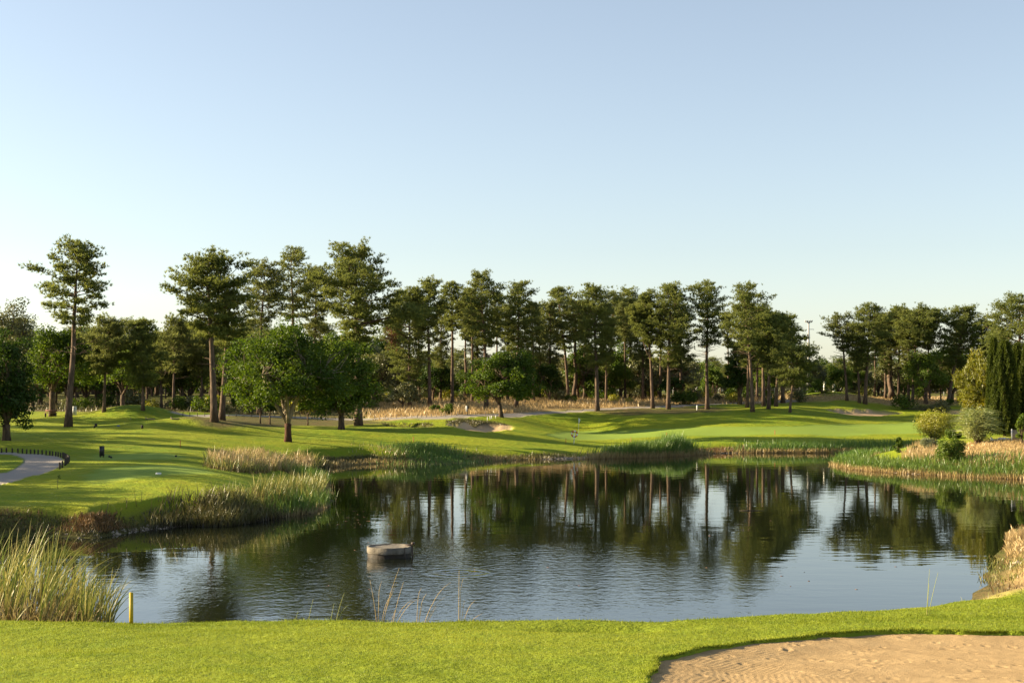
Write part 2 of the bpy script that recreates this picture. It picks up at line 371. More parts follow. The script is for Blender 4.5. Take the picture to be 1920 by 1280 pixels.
def build_ground():
    rows = np.concatenate([np.linspace(-60, 22, 12), np.arange(24, 45, .12), np.exp(np.arange(math.log(45.1), math.log(270), .0072)), np.exp(np.arange(math.log(272), math.log(5000), .09))])
    u = np.concatenate([-np.exp(np.linspace(math.log(3.2), math.log(.46), 16)), np.linspace(-.44, .44, 460), np.exp(np.linspace(math.log(.46), math.log(3.2), 16))])
    D, U = np.meshgrid(rows, u, indexing='ij'); X = U * np.maximum(D, 24.)
    Zs = hfull(X, D)
    nr, nc = D.shape
    V = np.stack([X, D, Zs], -1).reshape(-1, 3)
    i, j = np.meshgrid(np.arange(nr - 1), np.arange(nc - 1), indexing='ij'); k = (i * nc + j).ravel()
    q = np.stack([k, k + 1, k + nc + 1, k + nc], 1)
    me = bpy.data.meshes.new('ground')
    me.vertices.add(len(V)); me.vertices.foreach_set('co', V.astype(np.float32).ravel())
    me.loops.add(q.size); me.loops.foreach_set('vertex_index', q.astype(np.int32).ravel())
    me.polygons.add(len(q)); me.polygons.foreach_set('loop_start', np.arange(0, q.size, 4, dtype=np.int32)); me.polygons.foreach_set('loop_total', np.full(len(q), 4, np.int32))
    me.polygons.foreach_set('use_smooth', np.ones(len(q), bool))
    s = sdist(X, D, SHORE)
    def put(name, val):
        at_ = me.attributes.new(name, 'FLOAT', 'POINT'); at_.data.foreach_set('value', val.astype(np.float32).ravel())
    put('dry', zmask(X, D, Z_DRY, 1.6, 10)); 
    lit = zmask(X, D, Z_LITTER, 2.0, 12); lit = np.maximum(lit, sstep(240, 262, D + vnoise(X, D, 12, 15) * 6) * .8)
    put('litter', lit); put('green', zmask(X, D, Z_GREEN, .6, 14)); put('sand', zmask(X, D, Z_SAND, .25, 16)); put('shade_soil', zmask(X, D, Z_SHADE_SOIL, .6, 18))
    p1 = 1 - sstep(-.06, .06, sdist(X, D, PATH1)); p2 = 1 - sstep(1.1, 1.5, sdist(X, D, PATH2, False) + vnoise(X, D, 2, 20) * .2)
    put('path', np.maximum(p1, p2))
    far = sstep(43.5, 46, D)
    bank = (1 - sstep(.3, 2.3, s + vnoise(X, D, 2.6, 22) * 1.1)) * far
    put('bank', bank); put('near', 1 - sstep(43, 50, D))
    me.update(calc_edges=True)
    m, nt, out = material('ground_turf'); g = NT(nt)
    P = g.pos(); n1 = g.noise(P, .12, 4); n2 = g.noise(P, .9, 5, .6); n3 = g.noise(P, 9, 4, .6)
    c = g.mix(g.step(n1, .35, .65), (.210, .245, .012), (.140, .205, .010))
    c = g.mix(g.math('MULTIPLY', g.step(n2, .42, .72), .55), c, (.28, .265, .018))
    c = g.mix(g.math('MULTIPLY', g.step(n3, .5, .8), .35), c, (.06, .10, .012))
    c = g.mix(g.attr('green'), c, g.mix(n2, (.20, .27, .04), (.165, .245, .035)))
    c = g.mix(g.attr('near'), c, g.mix(g.step(n2, .35, .7), (.205, .245, .02), (.15, .205, .016)))
    strw = g.mix(g.step(n2, .3, .7), (.42, .30, .13), (.30, .20, .09))
    c = g.mix(g.attr('dry'), c, strw)
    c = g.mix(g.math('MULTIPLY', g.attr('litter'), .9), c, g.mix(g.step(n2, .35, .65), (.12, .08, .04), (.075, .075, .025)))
    c = g.mix(g.math('MULTIPLY', g.attr('bank'), .9), c, g.mix(g.step(n2, .3, .7), (.10, .075, .03), (.055, .06, .02)))
    c = g.mix(g.attr('shade_soil'), c, g.mix(n2, (.07, .05, .025), (.05, .055, .015)))  # dark earth tone that also carries the shade of the bunker face
    c = g.mix(g.attr('sand'), c, g.mix(n3, (.48, .34, .20), (.40, .28, .16)))
    c = g.mix(g.attr('path'), c, g.mix(n3, (.34, .30, .26), (.25, .22, .19)))
    d = g.n('ShaderNodeBsdfPrincipled'); d.inputs['Roughness'].default_value = .95; d.inputs['Specular IOR Level'].default_value = .1
    g.link(c, d.inputs['Base Color'])
    hgt = g.math('ADD', g.math('MULTIPLY', g.noise(P, 1.1, 3), .16), g.math('MULTIPLY', g.noise(P, 5.5, 4, .65), .09))
    hgt = g.math('MULTIPLY', hgt, g.math('SUBTRACT', 1.0, g.math('MULTIPLY', g.math('MAXIMUM', g.attr('green'), g.math('MAXIMUM', g.attr('path'), g.attr('sand'))), .85)))
    b = g.n('ShaderNodeBump'); b.inputs['Strength'].default_value = 1; b.inputs['Distance'].default_value = 1.0
    g.link(hgt, b.inputs['Height']); g.link(b.outputs[0], d.inputs['Normal'])
    g.link(d.outputs[0], out.inputs[0])
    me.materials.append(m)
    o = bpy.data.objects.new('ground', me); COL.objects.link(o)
    tag(o, 'mown grass banks, fairway and mounds around the pond', None, None, 'structure')
build_ground()

# ------------------------------------------------------------------ sand bunker in front
def build_bunker():
    x0, y0 = BUNK.min(0) - .1; x1, y1 = BUNK.max(0) + .1; y0 = max(y0, 26.0); x1 = min(x1, 15.5)
    xs = np.arange(x0, x1, .036); ys = np.arange(y0, y1, .04); X, Y = np.meshgrid(xs, ys)
    b = sdist(X, Y, BUNK)
    base = land(X, Y)
    z = base - .05 - .14 * sstep(0, 1.8, -b)
    cx, cy = at(1640, 1235, 20)[:2]
    # rake arcs round the left end, straight tracks to the right, a smoother walked strip between
    wob = vnoise(X, Y, 1.1, 40) * .05 + vnoise(X, Y, .25, 41) * .012
    arcs = np.sin((-b + wob) * 2 * np.pi / .135)
    lines = np.sin((Y * .45 + X * .9 + wob) * 2 * np.pi / .13)
    sx = X - (cx - (Y - cy) * -.05); side = sstep(-.7, .7, X - cx + vnoise(X, Y, 1.2, 42) * .4 + (Y - cy) * .35)
    walk = np.exp(-((X - cx + (Y - cy) * .35) / .75) ** 2)
    rk = (arcs * (1 - side) + lines * side) * (1 - walk * .8) * (.5 + .5 * sstep(-.5, .3, vnoise(X, Y, .9, 43)))
    z = z + rk * .0036 + vnoise(X, Y, .11, 44) * .004 + vnoise(X, Y, .35, 45) * .006 + vnoise(X, Y, 1.3, 46) * .015
    rng = np.random.default_rng(5)
    for k in range(170):
        px_, py_ = rng.uniform(x0, x1), rng.uniform(y0, y1); r = rng.uniform(.05, .11)
        q = ((X - px_) ** 2 + ((Y - py_) * .7) ** 2) / r ** 2
        z = z - .016 * np.exp(-q) + .007 * np.exp(-(np.sqrt(q) - 1.5) ** 2 * 3)
    keep = b < .06
    ny, nx = X.shape; idx = np.arange(nx * ny).reshape(ny, nx)
    k = keep[:-1, :-1] & keep[1:, :-1] & keep[:-1, 1:] & keep[1:, 1:]
    A, B, C, D_ = idx[:-1, :-1][k], idx[:-1, 1:][k], idx[1:, 1:][k], idx[1:, :-1][k]
    acc = Acc(); used = np.unique(np.concatenate([A, B, C, D_])); mp = np.zeros(nx * ny, int); mp[used] = np.arange(len(used))
    acc.add(np.stack([X, Y, z], -1).reshape(-1, 3)[used], np.concatenate([np.stack([mp[A], mp[B], mp[C]], 1), np.stack([mp[A], mp[C], mp[D_]], 1)]))
    m, nt, out = material('bunker_sand'); g = NT(nt); P = g.pos()
    c = g.mix(g.step(g.noise(P, 1.5, 5), .3, .7), (.42, .295, .155), (.345, .24, .125))
    c = g.mix(g.math('MULTIPLY', g.step(g.noise(P, 22, 3, .7), .55, .75), .5), c, (.24, .16, .085))
    d = g.n('ShaderNodeBsdfDiffuse'); g.link(c, d.inputs[0])
    bp = g.n('ShaderNodeBump'); bp.inputs['Distance'].default_value = .02; g.link(g.noise(P, 28, 4, .7), bp.inputs['Height']); g.link(bp.outputs[0], d.inputs['Normal'])
    g.link(d.outputs[0], out.inputs[0])
    o = acc.build('sand_bunker', m, smooth=True); tag(o, 'raked sand bunker cut into the near lawn', None, None, 'structure')
build_bunker()

# ------------------------------------------------------------------ pond
def build_water():
    acc = Acc(); acc.add([(-110, 36, 0), (110, 36, 0), (110, 185, 0), (-110, 185, 0)], [(0, 1, 2), (0, 2, 3)])
    m, nt, out = material('pond_water'); g = NT(nt); P = g.pos()
    p = g.n('ShaderNodeBsdfPrincipled'); p.inputs['Base Color'].default_value = (.008, .010, .005, 1); p.inputs['Roughness'].default_value = .015; p.inputs['IOR'].default_value = 1.42
    ax, ay = wpt(862, 1073)
    dv = g.n('ShaderNodeVectorMath', operation='SUBTRACT'); g.link(P, dv.inputs[0]); dv.inputs[1].default_value = (ax, ay, 0)
    ln = g.n('ShaderNodeVectorMath', operation='LENGTH'); g.link(dv.outputs[0], ln.inputs[0]); r = ln.outputs['Value']
    pv = g.scale(P, (1.0, .8, 1.0))
    patch = g.noise(P, .10, 3)
    # how lively the surface is: strong around the bubbling spot, calm elsewhere
    sc2 = g.n('ShaderNodeVectorMath', operation='MULTIPLY'); g.link(dv.outputs[0], sc2.inputs[0]); sc2.inputs[1].default_value = (.75, .62, 0)
    ln2 = g.n('ShaderNodeVectorMath', operation='LENGTH'); g.link(sc2.outputs[0], ln2.inputs[0])
    rr = g.math('ADD', ln2.outputs['Value'], g.math('MULTIPLY', g.math('SUBTRACT', patch, .5), 9.0))
    live = g.math('SUBTRACT', 1.0, g.step(rr, 3.0, 11.0))
    w1 = g.math('MULTIPLY', g.noise(pv, 2.6, 3, .5), .022)
    w2 = g.math('MULTIPLY', g.noise(pv, 7.0, 2, .5), .007)
    wl_ = g.math('MULTIPLY', g.math('ADD', w1, w2), g.math('ADD', .03, g.math('MULTIPLY', live, .62)))
    sw = g.math('MULTIPLY', g.noise(g.scale(P, (.5, 1.0, 1)), .75, 2), .0065)
    ring = g.math('MULTIPLY', g.math('SINE', g.math('MULTIPLY', g.math('ADD', r, g.math('MULTIPLY', g.noise(P, 2.2, 2), .5)), 10.0)), .012)
    ring = g.math('MULTIPLY', ring, g.math('SUBTRACT', 1.0, g.step(r, .5, 1.9)))
    hh = g.math('ADD', g.math('ADD', wl_, sw), ring)
    b = g.n('ShaderNodeBump'); b.inputs['Strength'].default_value = 1; b.inputs['Distance'].default_value = 1; g.link(hh, b.inputs['Height']); g.link(b.outputs[0], p.inputs['Normal'])
    g.link(p.outputs[0], out.inputs[0])
    tag(acc.build('water', m), 'dark still pond rippled around a bubbling spot', None, None, 'structure')
build_water()

# ------------------------------------------------------------------ materials for plants
M_BARK_PINE = simple_mat('pine_bark', (.15, .105, .075), (.065, .046, .034), .9, 5, .05, .1, (1, 1, .25))
M_BARK_DARK = simple_mat('oak_bark', (.14, .10, .065), (.06, .042, .03), .9, 4, .05, .1, (1, 1, .35))
M_BARK_CORK = simple_mat('stripped_cork_trunk', (.10, .05, .03), (.05, .028, .02), .9, 4, .03, .1, (1, 1, .35))
M_BARK_PALE = simple_mat('pale_limb_bark', (.27, .22, .15), (.14, .11, .075), .9, 4, .04, .1, (1, 1, .4))
M_PINE = leaf_mat('pine_needles', (.084, .114, .032), (.205, .224, .060), (.120, .148, .040), .52, .35, .5, .01)
M_PINE_B = leaf_mat('pine_needles_olive', (.086, .114, .036), (.195, .210, .064), (.122, .142, .045), .52, .35, .5, .01)
M_PINE_DEAD = leaf_mat('dead_pine_needles', (.16, .06, .025), (.22, .10, .04), None, .2)
M_OAK = leaf_mat('oak_leaves', (.032, .070, .010), (.105, .155, .018), (.055, .095, .012), .42, .35, .5, .012)
M_OAK_D = leaf_mat('dark_oak_leaves', (.020, .048, .008), (.055, .095, .014), (.032, .060, .010), .35, .35, .5, .012)
M_OLIVE = leaf_mat('olive_leaves', (.085, .100, .030), (.150, .155, .055), (.10, .11, .035), .3)
M_FRESH = leaf_mat('fresh_green_leaves', (.06, .11, .015), (.14, .19, .03), (.08, .13, .018), .45, .35, .5, .012)
M_PALE = leaf_mat('pale_grey_green_leaves', (.14, .17, .08), (.24, .26, .13), (.17, .19, .09), .35)
M_CYP = leaf_mat('cypress_foliage', (.034, .055, .009), (.092, .112, .016), (.048, .068, .011), .26, .8, .5, .01)
M_GOLD = leaf_mat('golden_conifer_foliage', (.12, .15, .013), (.29, .25, .02), (.15, .165, .016), .4)
M_BUSH = leaf_mat('yellow_green_shrub_leaves', (.19, .21, .02), (.34, .325, .03), (.24, .25, .024), .45)
M_FEATHER = leaf_mat('feathery_shrub_foliage', (.17, .21, .06), (.30, .32, .12), (.13, .18, .04), .45)
M_REED_G = reed_mat('green_reed_blades', (.32, .24, .12), (.07, .14, .02), (.15, .22, .03), .35)
M_REED_BLUE = reed_mat('blue_green_reed_blades', (.32, .25, .12), (.08, .165, .03), (.15, .235, .04), .4)
M_REED_TAN = reed_mat('straw_reed_blades', (.26, .17, .07), (.30, .22, .08), (.44, .33, .14), .25)
M_REED_MIX = reed_mat('yellowing_cattail_blades', (.15, .11, .04), (.075, .13, .015), (.40, .34, .095), .3)
M_REED_BROWN = reed_mat('rust_brown_grass_blades', (.06, .04, .02), (.16, .085, .03), (.27, .16, .06), .2)
M_REED_DARK = reed_mat('dark_sedge_blades', (.04, .03, .015), (.07, .08, .02), (.17, .14, .05), .25)
M_STRAW = reed_mat('dry_straw_blades', (.36, .25, .11), (.38, .27, .12), (.55, .41, .20), .25)
M_LAWN = reed_mat('lawn_blades', (.13, .175, .014), (.16, .21, .016), (.28, .30, .034), .38, .006)
M_WOOD_DARK = simple_mat('dark_weathered_wood', (.055, .042, .032), (.03, .024, .02), .8, 12, .01)
M_WOOD_GREY = simple_mat('grey_weathered_wood', (.30, .24, .18), (.20, .16, .12), .85, 10, .01)
M_CONC = simple_mat('weathered_concrete', (.20, .175, .14), (.12, .105, .085), .9, 2.5, .03, .2, None, 14)
M_CONC_DARK = simple_mat('dark_concrete', (.035, .024, .014), (.015, .011, .008), .7, 4, .02, .4)
M_STEEL = simple_mat('rusty_steel', (.09, .055, .04), (.05, .035, .03), .6, 20, .0)
M_WHITE = simple_mat('white_paint', (.78, .77, .73), (.66, .65, .61), .5, 5)
M_YEL = simple_mat('yellow_painted_wood', (.46, .33, .015), (.36, .25, .012), .55, 14, .004)
M_RED = simple_mat('red_painted_stake', (.45, .05, .03), (.35, .04, .03), .5, 10)
M_ORANGE = simple_mat('orange_float_skin', (.55, .14, .05), (.46, .11, .04), .5, 10)
M_ROCK = simple_mat('shore_rock', (.34, .28, .21), (.20, .165, .13), .9, 3, .05)
M_GALV = simple_mat('galvanised_steel', (.42, .42, .41), (.33, .33, .32), .5, 8)
M_BLUE = simple_mat('blue_paint', (.10, .16, .30), (.08, .13, .25), .5, 8)
M_BLACK = simple_mat('black_board', (.02, .02, .02), (.015, .015, .015), .5, 8)
M_TWIG = simple_mat('dry_brushwood', (.22, .12, .08), (.13, .07, .05), .9, 6)

# ------------------------------------------------------------------ plant builders
def foliage_tufts(acc, rng, C, Dv, K=8, ln=.36, w=.07, spread=.8, tint=None):
    n = len(C)
    if n == 0: return
    d = unit(Dv[:, None] * .6 + unit(rng.normal(size=(n, K, 3))) * spread)
    L = ln * rng.uniform(.7, 1.2, (n, K, 1))
    side = unit(np.cross(d, rng.normal(size=(n, K, 3)))) * w * .5
    c = C[:, None] - d * .05
    tip = c + d * L
    V = np.stack([c + side, tip, c - side], 2).reshape(-1, 3)
    f = np.arange(n * K * 3).reshape(-1, 3)
    t = rng.uniform(0, 1, n) if tint is None else tint
    acc.add(V, f, np.repeat(t, K * 3))
def leaves(acc, rng, C, N, size, tint, asp=.62):
    n = len(C); N = unit(N)
    u = unit(np.cross(N, rng.normal(size=(n, 3)))); v = np.cross(N, u)
    s = size * rng.uniform(.6, 1.25, (n, 1))
    bend = N * s * .15
    V = np.stack([C - u * s * .5 - bend, C + v * s * asp * .5, C + u * s * .5 - bend, C - v * s * asp * .5], 1).reshape(-1, 3)
    k = np.arange(n) * 4
    f = np.stack([np.stack([k, k + 1, k + 2], 1), np.stack([k, k + 2, k + 3], 1)], 1).reshape(-1, 3)
    acc.add(V, f, np.repeat(tint, 4))
def limb_pts(p0, d, L, bend, rng, n=5, jit=.04):
    t = np.linspace(0, 1, n)[:, None]; d = unit(np.asarray(d, float))
    P = np.asarray(p0)[None] + d[None] * L * t + np.array([0, 0, 1.])[None] * bend * L * t ** 2
    P[1:] += rng.normal(0, jit * L, (n - 1, 3)) * t[1:] ; return P

def make_pine(loc, Ht, cb, Rx, lean, label, seed, group='tall pines beyond the pond', mat=None, peak=.38, dens=1.0, bare=.25, r0=None, cx=0.0, extra=None, top=.2, name='pine_tree', K=7, fork=None, biglimb=None, dead=None, bark=None):
    rng = np.random.default_rng(seed)
    root = thing(name, loc, label, 'tree', group)
    tr, cr = Acc(), Acc()
    n = 12; t = np.linspace(0, 1, n)
    wob = np.cumsum(rng.normal(0, .012 * Ht / n * 4.0, (n, 2)), 0); wob -= wob[0]
    T = np.stack([lean * t ** 1.2 + wob[:, 0] * t, wob[:, 1], Ht * .97 * t - .25 * (t == 0)], 1)
    r0 = r0 or (.012 * Ht + .10)
    rad = r0 * ((1 - t) ** .75 * .86 + .05); rad[0] *= 1.35
    tr.tube(T, rad, 9)
    def trunk_at(z): return np.array([np.interp(z, T[:, 2], T[:, 0]), np.interp(z, T[:, 2], T[:, 1]), z])
    axes = [(trunk_at, cb, Ht, Rx)]
    if fork:                                           # a second stem: (height, dx at the top, top height)
        zf, dxf, zt = fork; p0 = trunk_at(zf)
        P = np.stack([p0 + np.array([dxf * s ** .8, rng.normal(0, .15), (zt - zf) * s]) for s in np.linspace(0, 1, 7)])
        tr.tube(P, np.linspace(.62, .12, 7) * np.interp(zf, T[:, 2], rad) , 7)
        axes.append((lambda z, P=P: np.array([np.interp(z, P[:, 2], P[:, 0]), np.interp(z, P[:, 2], P[:, 1]), z]), cb + (zt - cb) * .25, zt, Rx * .75))
    tc, td, tt = [], [], []
    for (tf, c0, c1, RR) in axes:
        hc = c1 - c0
        nl = int((30 + hc * 3.3) * dens); ga = rng.uniform(0, 6.28)
        for i in range(nl):
            s = (i + rng.uniform(.1, .9)) / nl
            z = c0 + hc * .97 * s
            pr = (.34 + .66 * s / peak) if s < peak else max(top, math.sqrt(max(0, 1 - ((s - peak) / (1 - peak + .04)) ** 2)))
            L = RR * pr * rng.uniform(.42, 1.25)
            az = ga + i * 2.4 + rng.normal(0, .35); el = R_(-6 + 50 * s ** 1.5 + rng.normal(0, 8))
            d = np.array([math.cos(az) * math.cos(el), math.sin(az) * math.cos(el), math.sin(el)])
            d[0] += cx * .3
            p0 = tf(z - L * math.sin(el) * .35 if s > .2 else z)
            P = limb_pts(p0, d, L, .16, rng)
            tr.tube(P, np.linspace(.013 * L + .025, .015, 5), 4, False)
            ntw = int(4 + L * 1.55)
            for q in range(ntw):
                sp = rng.uniform(.16, 1.0) ** .8; ip = sp * 4; k0 = min(int(ip), 3); b0 = P[k0] + (P[k0 + 1] - P[k0]) * (ip - k0)
                dd = unit(d + np.array([rng.normal(0, .75), rng.normal(0, .75), rng.uniform(-.1, .55)]))
                tl = (.28 * L * rng.uniform(.6, 1.2) + .35) * (1.15 - .4 * sp)
                e_ = b0 + dd * tl
                if rng.random() < .2: tr.tube(np.stack([b0, b0 + dd * tl * .5 + np.array([0, 0, -.03]), e_]), [.02, .014, .008], 3, False)
                m = int(5 + tl * 5.8)
                ss = rng.uniform(.25, 1.08, m)[:, None]
                c = b0 + dd * tl * ss + rng.normal(0, .20 + .10 * tl, (m, 3)) * np.array([1, 1, .42])
                tc.append(c); td.append(np.repeat(unit(dd * .6 + np.array([0, 0, .75]))[None], m, 0)); tt.append(np.full(m, rng.uniform(0, 1)) * .6 + rng.uniform(0, .4, m))
    if biglimb:                                        # one heavy low limb carrying its own pad of foliage: (height, dx, dz, pad radius)
        zl, dx, dz, pr = biglimb; p0 = trunk_at(zl)
        P = np.stack([p0 + np.array([dx * s, -.6 * s, dz * s ** .7]) for s in np.linspace(0, 1, 7)])
        tr.tube(P, np.linspace(r0 * .42, .06, 7), 6)
        for q in range(int(26 * pr)):
            b0 = P[-1] + rng.normal(0, 1, 3) * np.array([pr, pr * .8, pr * .45]) * .6; m = 14
            tc.append(b0 + rng.normal(0, .35, (m, 3))); td.append(np.repeat([[.2, 0, .9]], m, 0)); tt.append(rng.uniform(0, 1, m))
    if bare:                                           # dead lower limbs
        for i in range(int(10 * bare * 2)):
            z = cb * rng.uniform(.62, 1.0) + (Ht - cb) * rng.uniform(0, .12); az = rng.uniform(0, 6.28); L = Rx * rng.uniform(.3, .95)
            el = R_(rng.uniform(-12, 25)); d = np.array([math.cos(az) * math.cos(el), math.sin(az) * math.cos(el), math.sin(el)])
            P = limb_pts(trunk_at(z), d, L, rng.uniform(-.1, .12), rng, 5, .06); tr.tube(P, np.linspace(.045, .012, 5), 4, False)
            for q in range(3):
                b0 = P[rng.integers(1, 4)]; tr.tube(limb_pts(b0, d + rng.normal(0, .6, 3), L * .35, 0, rng, 3, .08), [.02, .014, .007], 3, False)
    tc = np.concatenate(tc); td = np.concatenate(td); tt = np.concatenate(tt)
    # fit the crown to its measured height and width
    kz = (Ht - .15) / np.percentile(tc[:, 2], 99.7)
    ax_ = np.interp(tc[:, 2], T[:, 2], T[:, 0]); off = tc[:, 0] - ax_
    wd = (np.percentile(off, 98.5) - np.percentile(off, 1.5)) / 2; kx = float(np.clip(Rx / wd, .75, 1.6)) if not biglimb else 1.0
    def fit(P):
        a0 = np.interp(P[:, 2], T[:, 2], T[:, 0]); b0 = np.interp(P[:, 2], T[:, 2], T[:, 1]); w_ = sstep(cb * .6, cb, P[:, 2]) if not isinstance(P, float) else 1
        kk = 1 + (kx - 1) * w_
        return np.stack([a0 + (P[:, 0] - a0) * kk, b0 + (P[:, 1] - b0) * kk, P[:, 2] * kz], 1)
    tc = fit(tc); tr.v = [tr.v[0] * np.array([1, 1, kz])] + [fit(v_) for v_ in tr.v[1:]]
    foliage_tufts(cr, rng, tc, td, K, .39, .082, .66, tt)
    part(tr, 'trunk', bark or M_BARK_PINE, root, smooth=True)
    part(cr, 'crown', mat or M_PINE, root)
    if dead:                                           # browned branch: (dx, z, radius)
        dc = Acc(); m = 150
        c = np.array([dead[0], -1.6, dead[1]]) + rng.normal(0, 1, (m, 3)) * np.array([dead[2], dead[2] * .6, dead[2] * 1.2]) * .5
        foliage_tufts(dc, rng, c, np.repeat([[0, 0, -1.]], m, 0), 7, .45, .08, .8)
        o = part(dc, 'dead_branch', M_PINE_DEAD, root); o['label'] = 'browned dead branch hanging in the green crown'
    return root

def make_broadleaf(loc, Ht, Rx, Ry, cb, th, label, seed, cat='tree', group=None, mat=None, bark=None, ncl=70, per=130, leaf=.26, name='oak_tree', skirt=.0, shape=1.0, cx=0., nlimb=5, lean=0., stem_mat=None, flat=.75, clr=None, stem_r=None):
    """a forked trunk, limbs to every leaf clump, clumps spread over a dome"""
    rng = np.random.default_rng(seed)
    root = thing(name, loc, label, cat, group)
    tr, st, cr = Acc(), Acc(), Acc()
    r0 = stem_r or (.028 * Ht + .05)
    fk = np.array([lean * .4, 0, th]);
    stem = np.array([[0, 0, -.25], [lean * .08, .02, th * .35], [lean * .22, -.02, th * .7], fk])
    (st if stem_mat else tr).tube(stem, np.array([1.35, 1.0, .92, .98]) * r0, 10)
    R0 = (clr or .235) * (Rx * Ry * (Ht - cb) / 2) ** (1 / 3) * 1.15
    Rx = Rx - R0 * .7; Ry = Ry - R0 * .7; Ht = Ht - R0 * flat * .7; cb = cb + R0 * .3
    zc = cb + (Ht - cb) * .38
    cls = []
    ph = rng.uniform(0, 6.28, 3)
    while len(cls) < ncl:
        v = unit(rng.normal(size=3)); v[2] = v[2] if v[2] > -skirt - .55 else -v[2]
        az_ = math.atan2(v[1], v[0]); r = rng.uniform(.4, 1.0) ** .5 * (.93 + .13 * math.sin(3 * az_ + ph[0]) + .10 * math.sin(5 * az_ + 4 * v[2] + ph[1]) + .10 * math.sin(7 * v[2] + 2 * az_ + ph[2]))
        up = (Ht - zc) if v[2] > 0 else (zc - cb)
        c = np.array([v[0] * Rx * r + cx, v[1] * Ry * r, zc + v[2] * up * r])
        c += rng.normal(0, .035, 3) * Rx
        cls.append(c)
    cls = np.array(cls)
    # limbs
    ends = []
    for k in range(nlimb):
        az = k * 6.283 / nlimb + rng.normal(0, .25); L = Rx * rng.uniform(.45, .62)
        P = np.array([fk, fk + np.array([math.cos(az) * L * .3, math.sin(az) * L * .3, (zc - th) * .45 + .1]), fk + np.array([math.cos(az) * L * .62, math.sin(az) * L * .62, (zc - th) * .75 + .1]),
                      fk + np.array([math.cos(az) * L + cx * .5, math.sin(az) * L, (zc - th) * 1.1 + .15 * Ht * rng.uniform(0, .8)])])
        P[1:3] += rng.normal(0, .05 * Rx, (2, 3))
        P = densify(P, 3, False); P = np.concatenate([P, [fk + np.array([math.cos(az) * L, math.sin(az) * L, (zc - th) * 1.1 + .1])]])
        tr.tube(P, np.linspace(.62 * r0, .22 * r0, len(P)), 7)
        ends.append(P)
    allp = np.concatenate(ends)
    for c in cls:
        k = np.argmin(((allp - c) ** 2).sum(1) + rng.uniform(0, .4 * Rx, len(allp))); p = allp[k]
        mid = (p + c) / 2 + rng.normal(0, .05 * Rx, 3) + np.array([0, 0, -.04 * Rx])
        tr.tube(np.stack([p, mid, c]), [.16 * r0, .10 * r0, .05 * r0], 4, False)
    for c in cls:
        m = int(per * rng.uniform(.7, 1.3)); rr = R0 * rng.uniform(.75, 1.25)
        v = unit(rng.normal(size=(m, 3))); rad = rng.uniform(.3, 1.0, (m, 1)) ** .5
        pts = c + v * rad * rr * np.array([1.1, 1.1, flat]); 
        tone = rng.uniform(0, 1)
        leaves(cr, rng, pts, v * .7 + rng.normal(size=(m, 3)) * .55 + np.array([0, 0, .35]), leaf, np.clip(tone * .6 + rng.uniform(0, .45, m), 0, 1))
    if stem_mat:
        part(st, 'trunk', stem_mat, root, smooth=True)
        o = part(tr, 'limb', bark or M_BARK_DARK, root, smooth=True)
    else: part(tr, 'trunk', bark or M_BARK_DARK, root, smooth=True)
    part(cr, 'crown', mat or M_OAK, root)
    return root

def make_bush(loc, Ht, Rx, Ry, label, seed, mat, group=None, n=26, per=110, leaf=.16, name='bush', feather=False, needle=False, cat='bush'):
    rng = np.random.default_rng(seed); root = thing(name, loc, label, cat, group)
    st, cr = Acc(), Acc()
    for i in range(n):
        v0 = unit(rng.normal(size=3)) * rng.uniform(.25, 1) ** .5 * .78
        c = np.array([v0[0] * Rx, v0[1] * Ry, Ht * (.46 + .5 * v0[2])])
        st.tube(np.stack([[c[0] * .12, c[1] * .12, -.1], c * np.array([.5, .5, .5]), c]), [.03 * Ht / 2, .02, .008], 4, False)
        R0 = .30 * min(Rx, Ht) * rng.uniform(.8, 1.25); tone = rng.uniform(0, 1)
        m = int(per * rng.uniform(.8, 1.2)); v = unit(rng.normal(size=(m, 3))); pts = c + v * rng.uniform(.3, 1, (m, 1)) ** .5 * R0; pts[:, 2] = np.maximum(pts[:, 2], .03)
        tint = np.clip(tone * .6 + rng.uniform(0, .45, m), 0, 1)
        if needle: foliage_tufts(cr, rng, pts, v * .6 + np.array([0, 0, .8]), 5, leaf * 1.8, leaf * .35, .6, tint)
        else: leaves(cr, rng, pts, v * .7 + rng.normal(size=(m, 3)) * .5 + np.array([0, 0, .3]), leaf, tint)
    if feather:
        m = 700; az = rng.uniform(0, 6.28, m); rr = rng.uniform(.2, 1, m) ** .7
        B = np.stack([np.cos(az) * Rx * rr * .8, np.sin(az) * Ry * rr * .8, Ht * (.18 + .80 * np.sqrt(1 - rr ** 2 * .97)) * rng.uniform(.35, 1, m) ** .6], 1)
        d = np.stack([np.cos(az) * .5 + rng.normal(0, .2, m), np.sin(az) * .5 + rng.normal(0, .2, m), rng.uniform(.05, .7, m)], 1)
        blades(cr, rng, B, .4, .9, .04, d, 1.1, segs=3)
    part(st, 'stem', M_BARK_DARK, root); part(cr, 'foliage', mat, root); return root

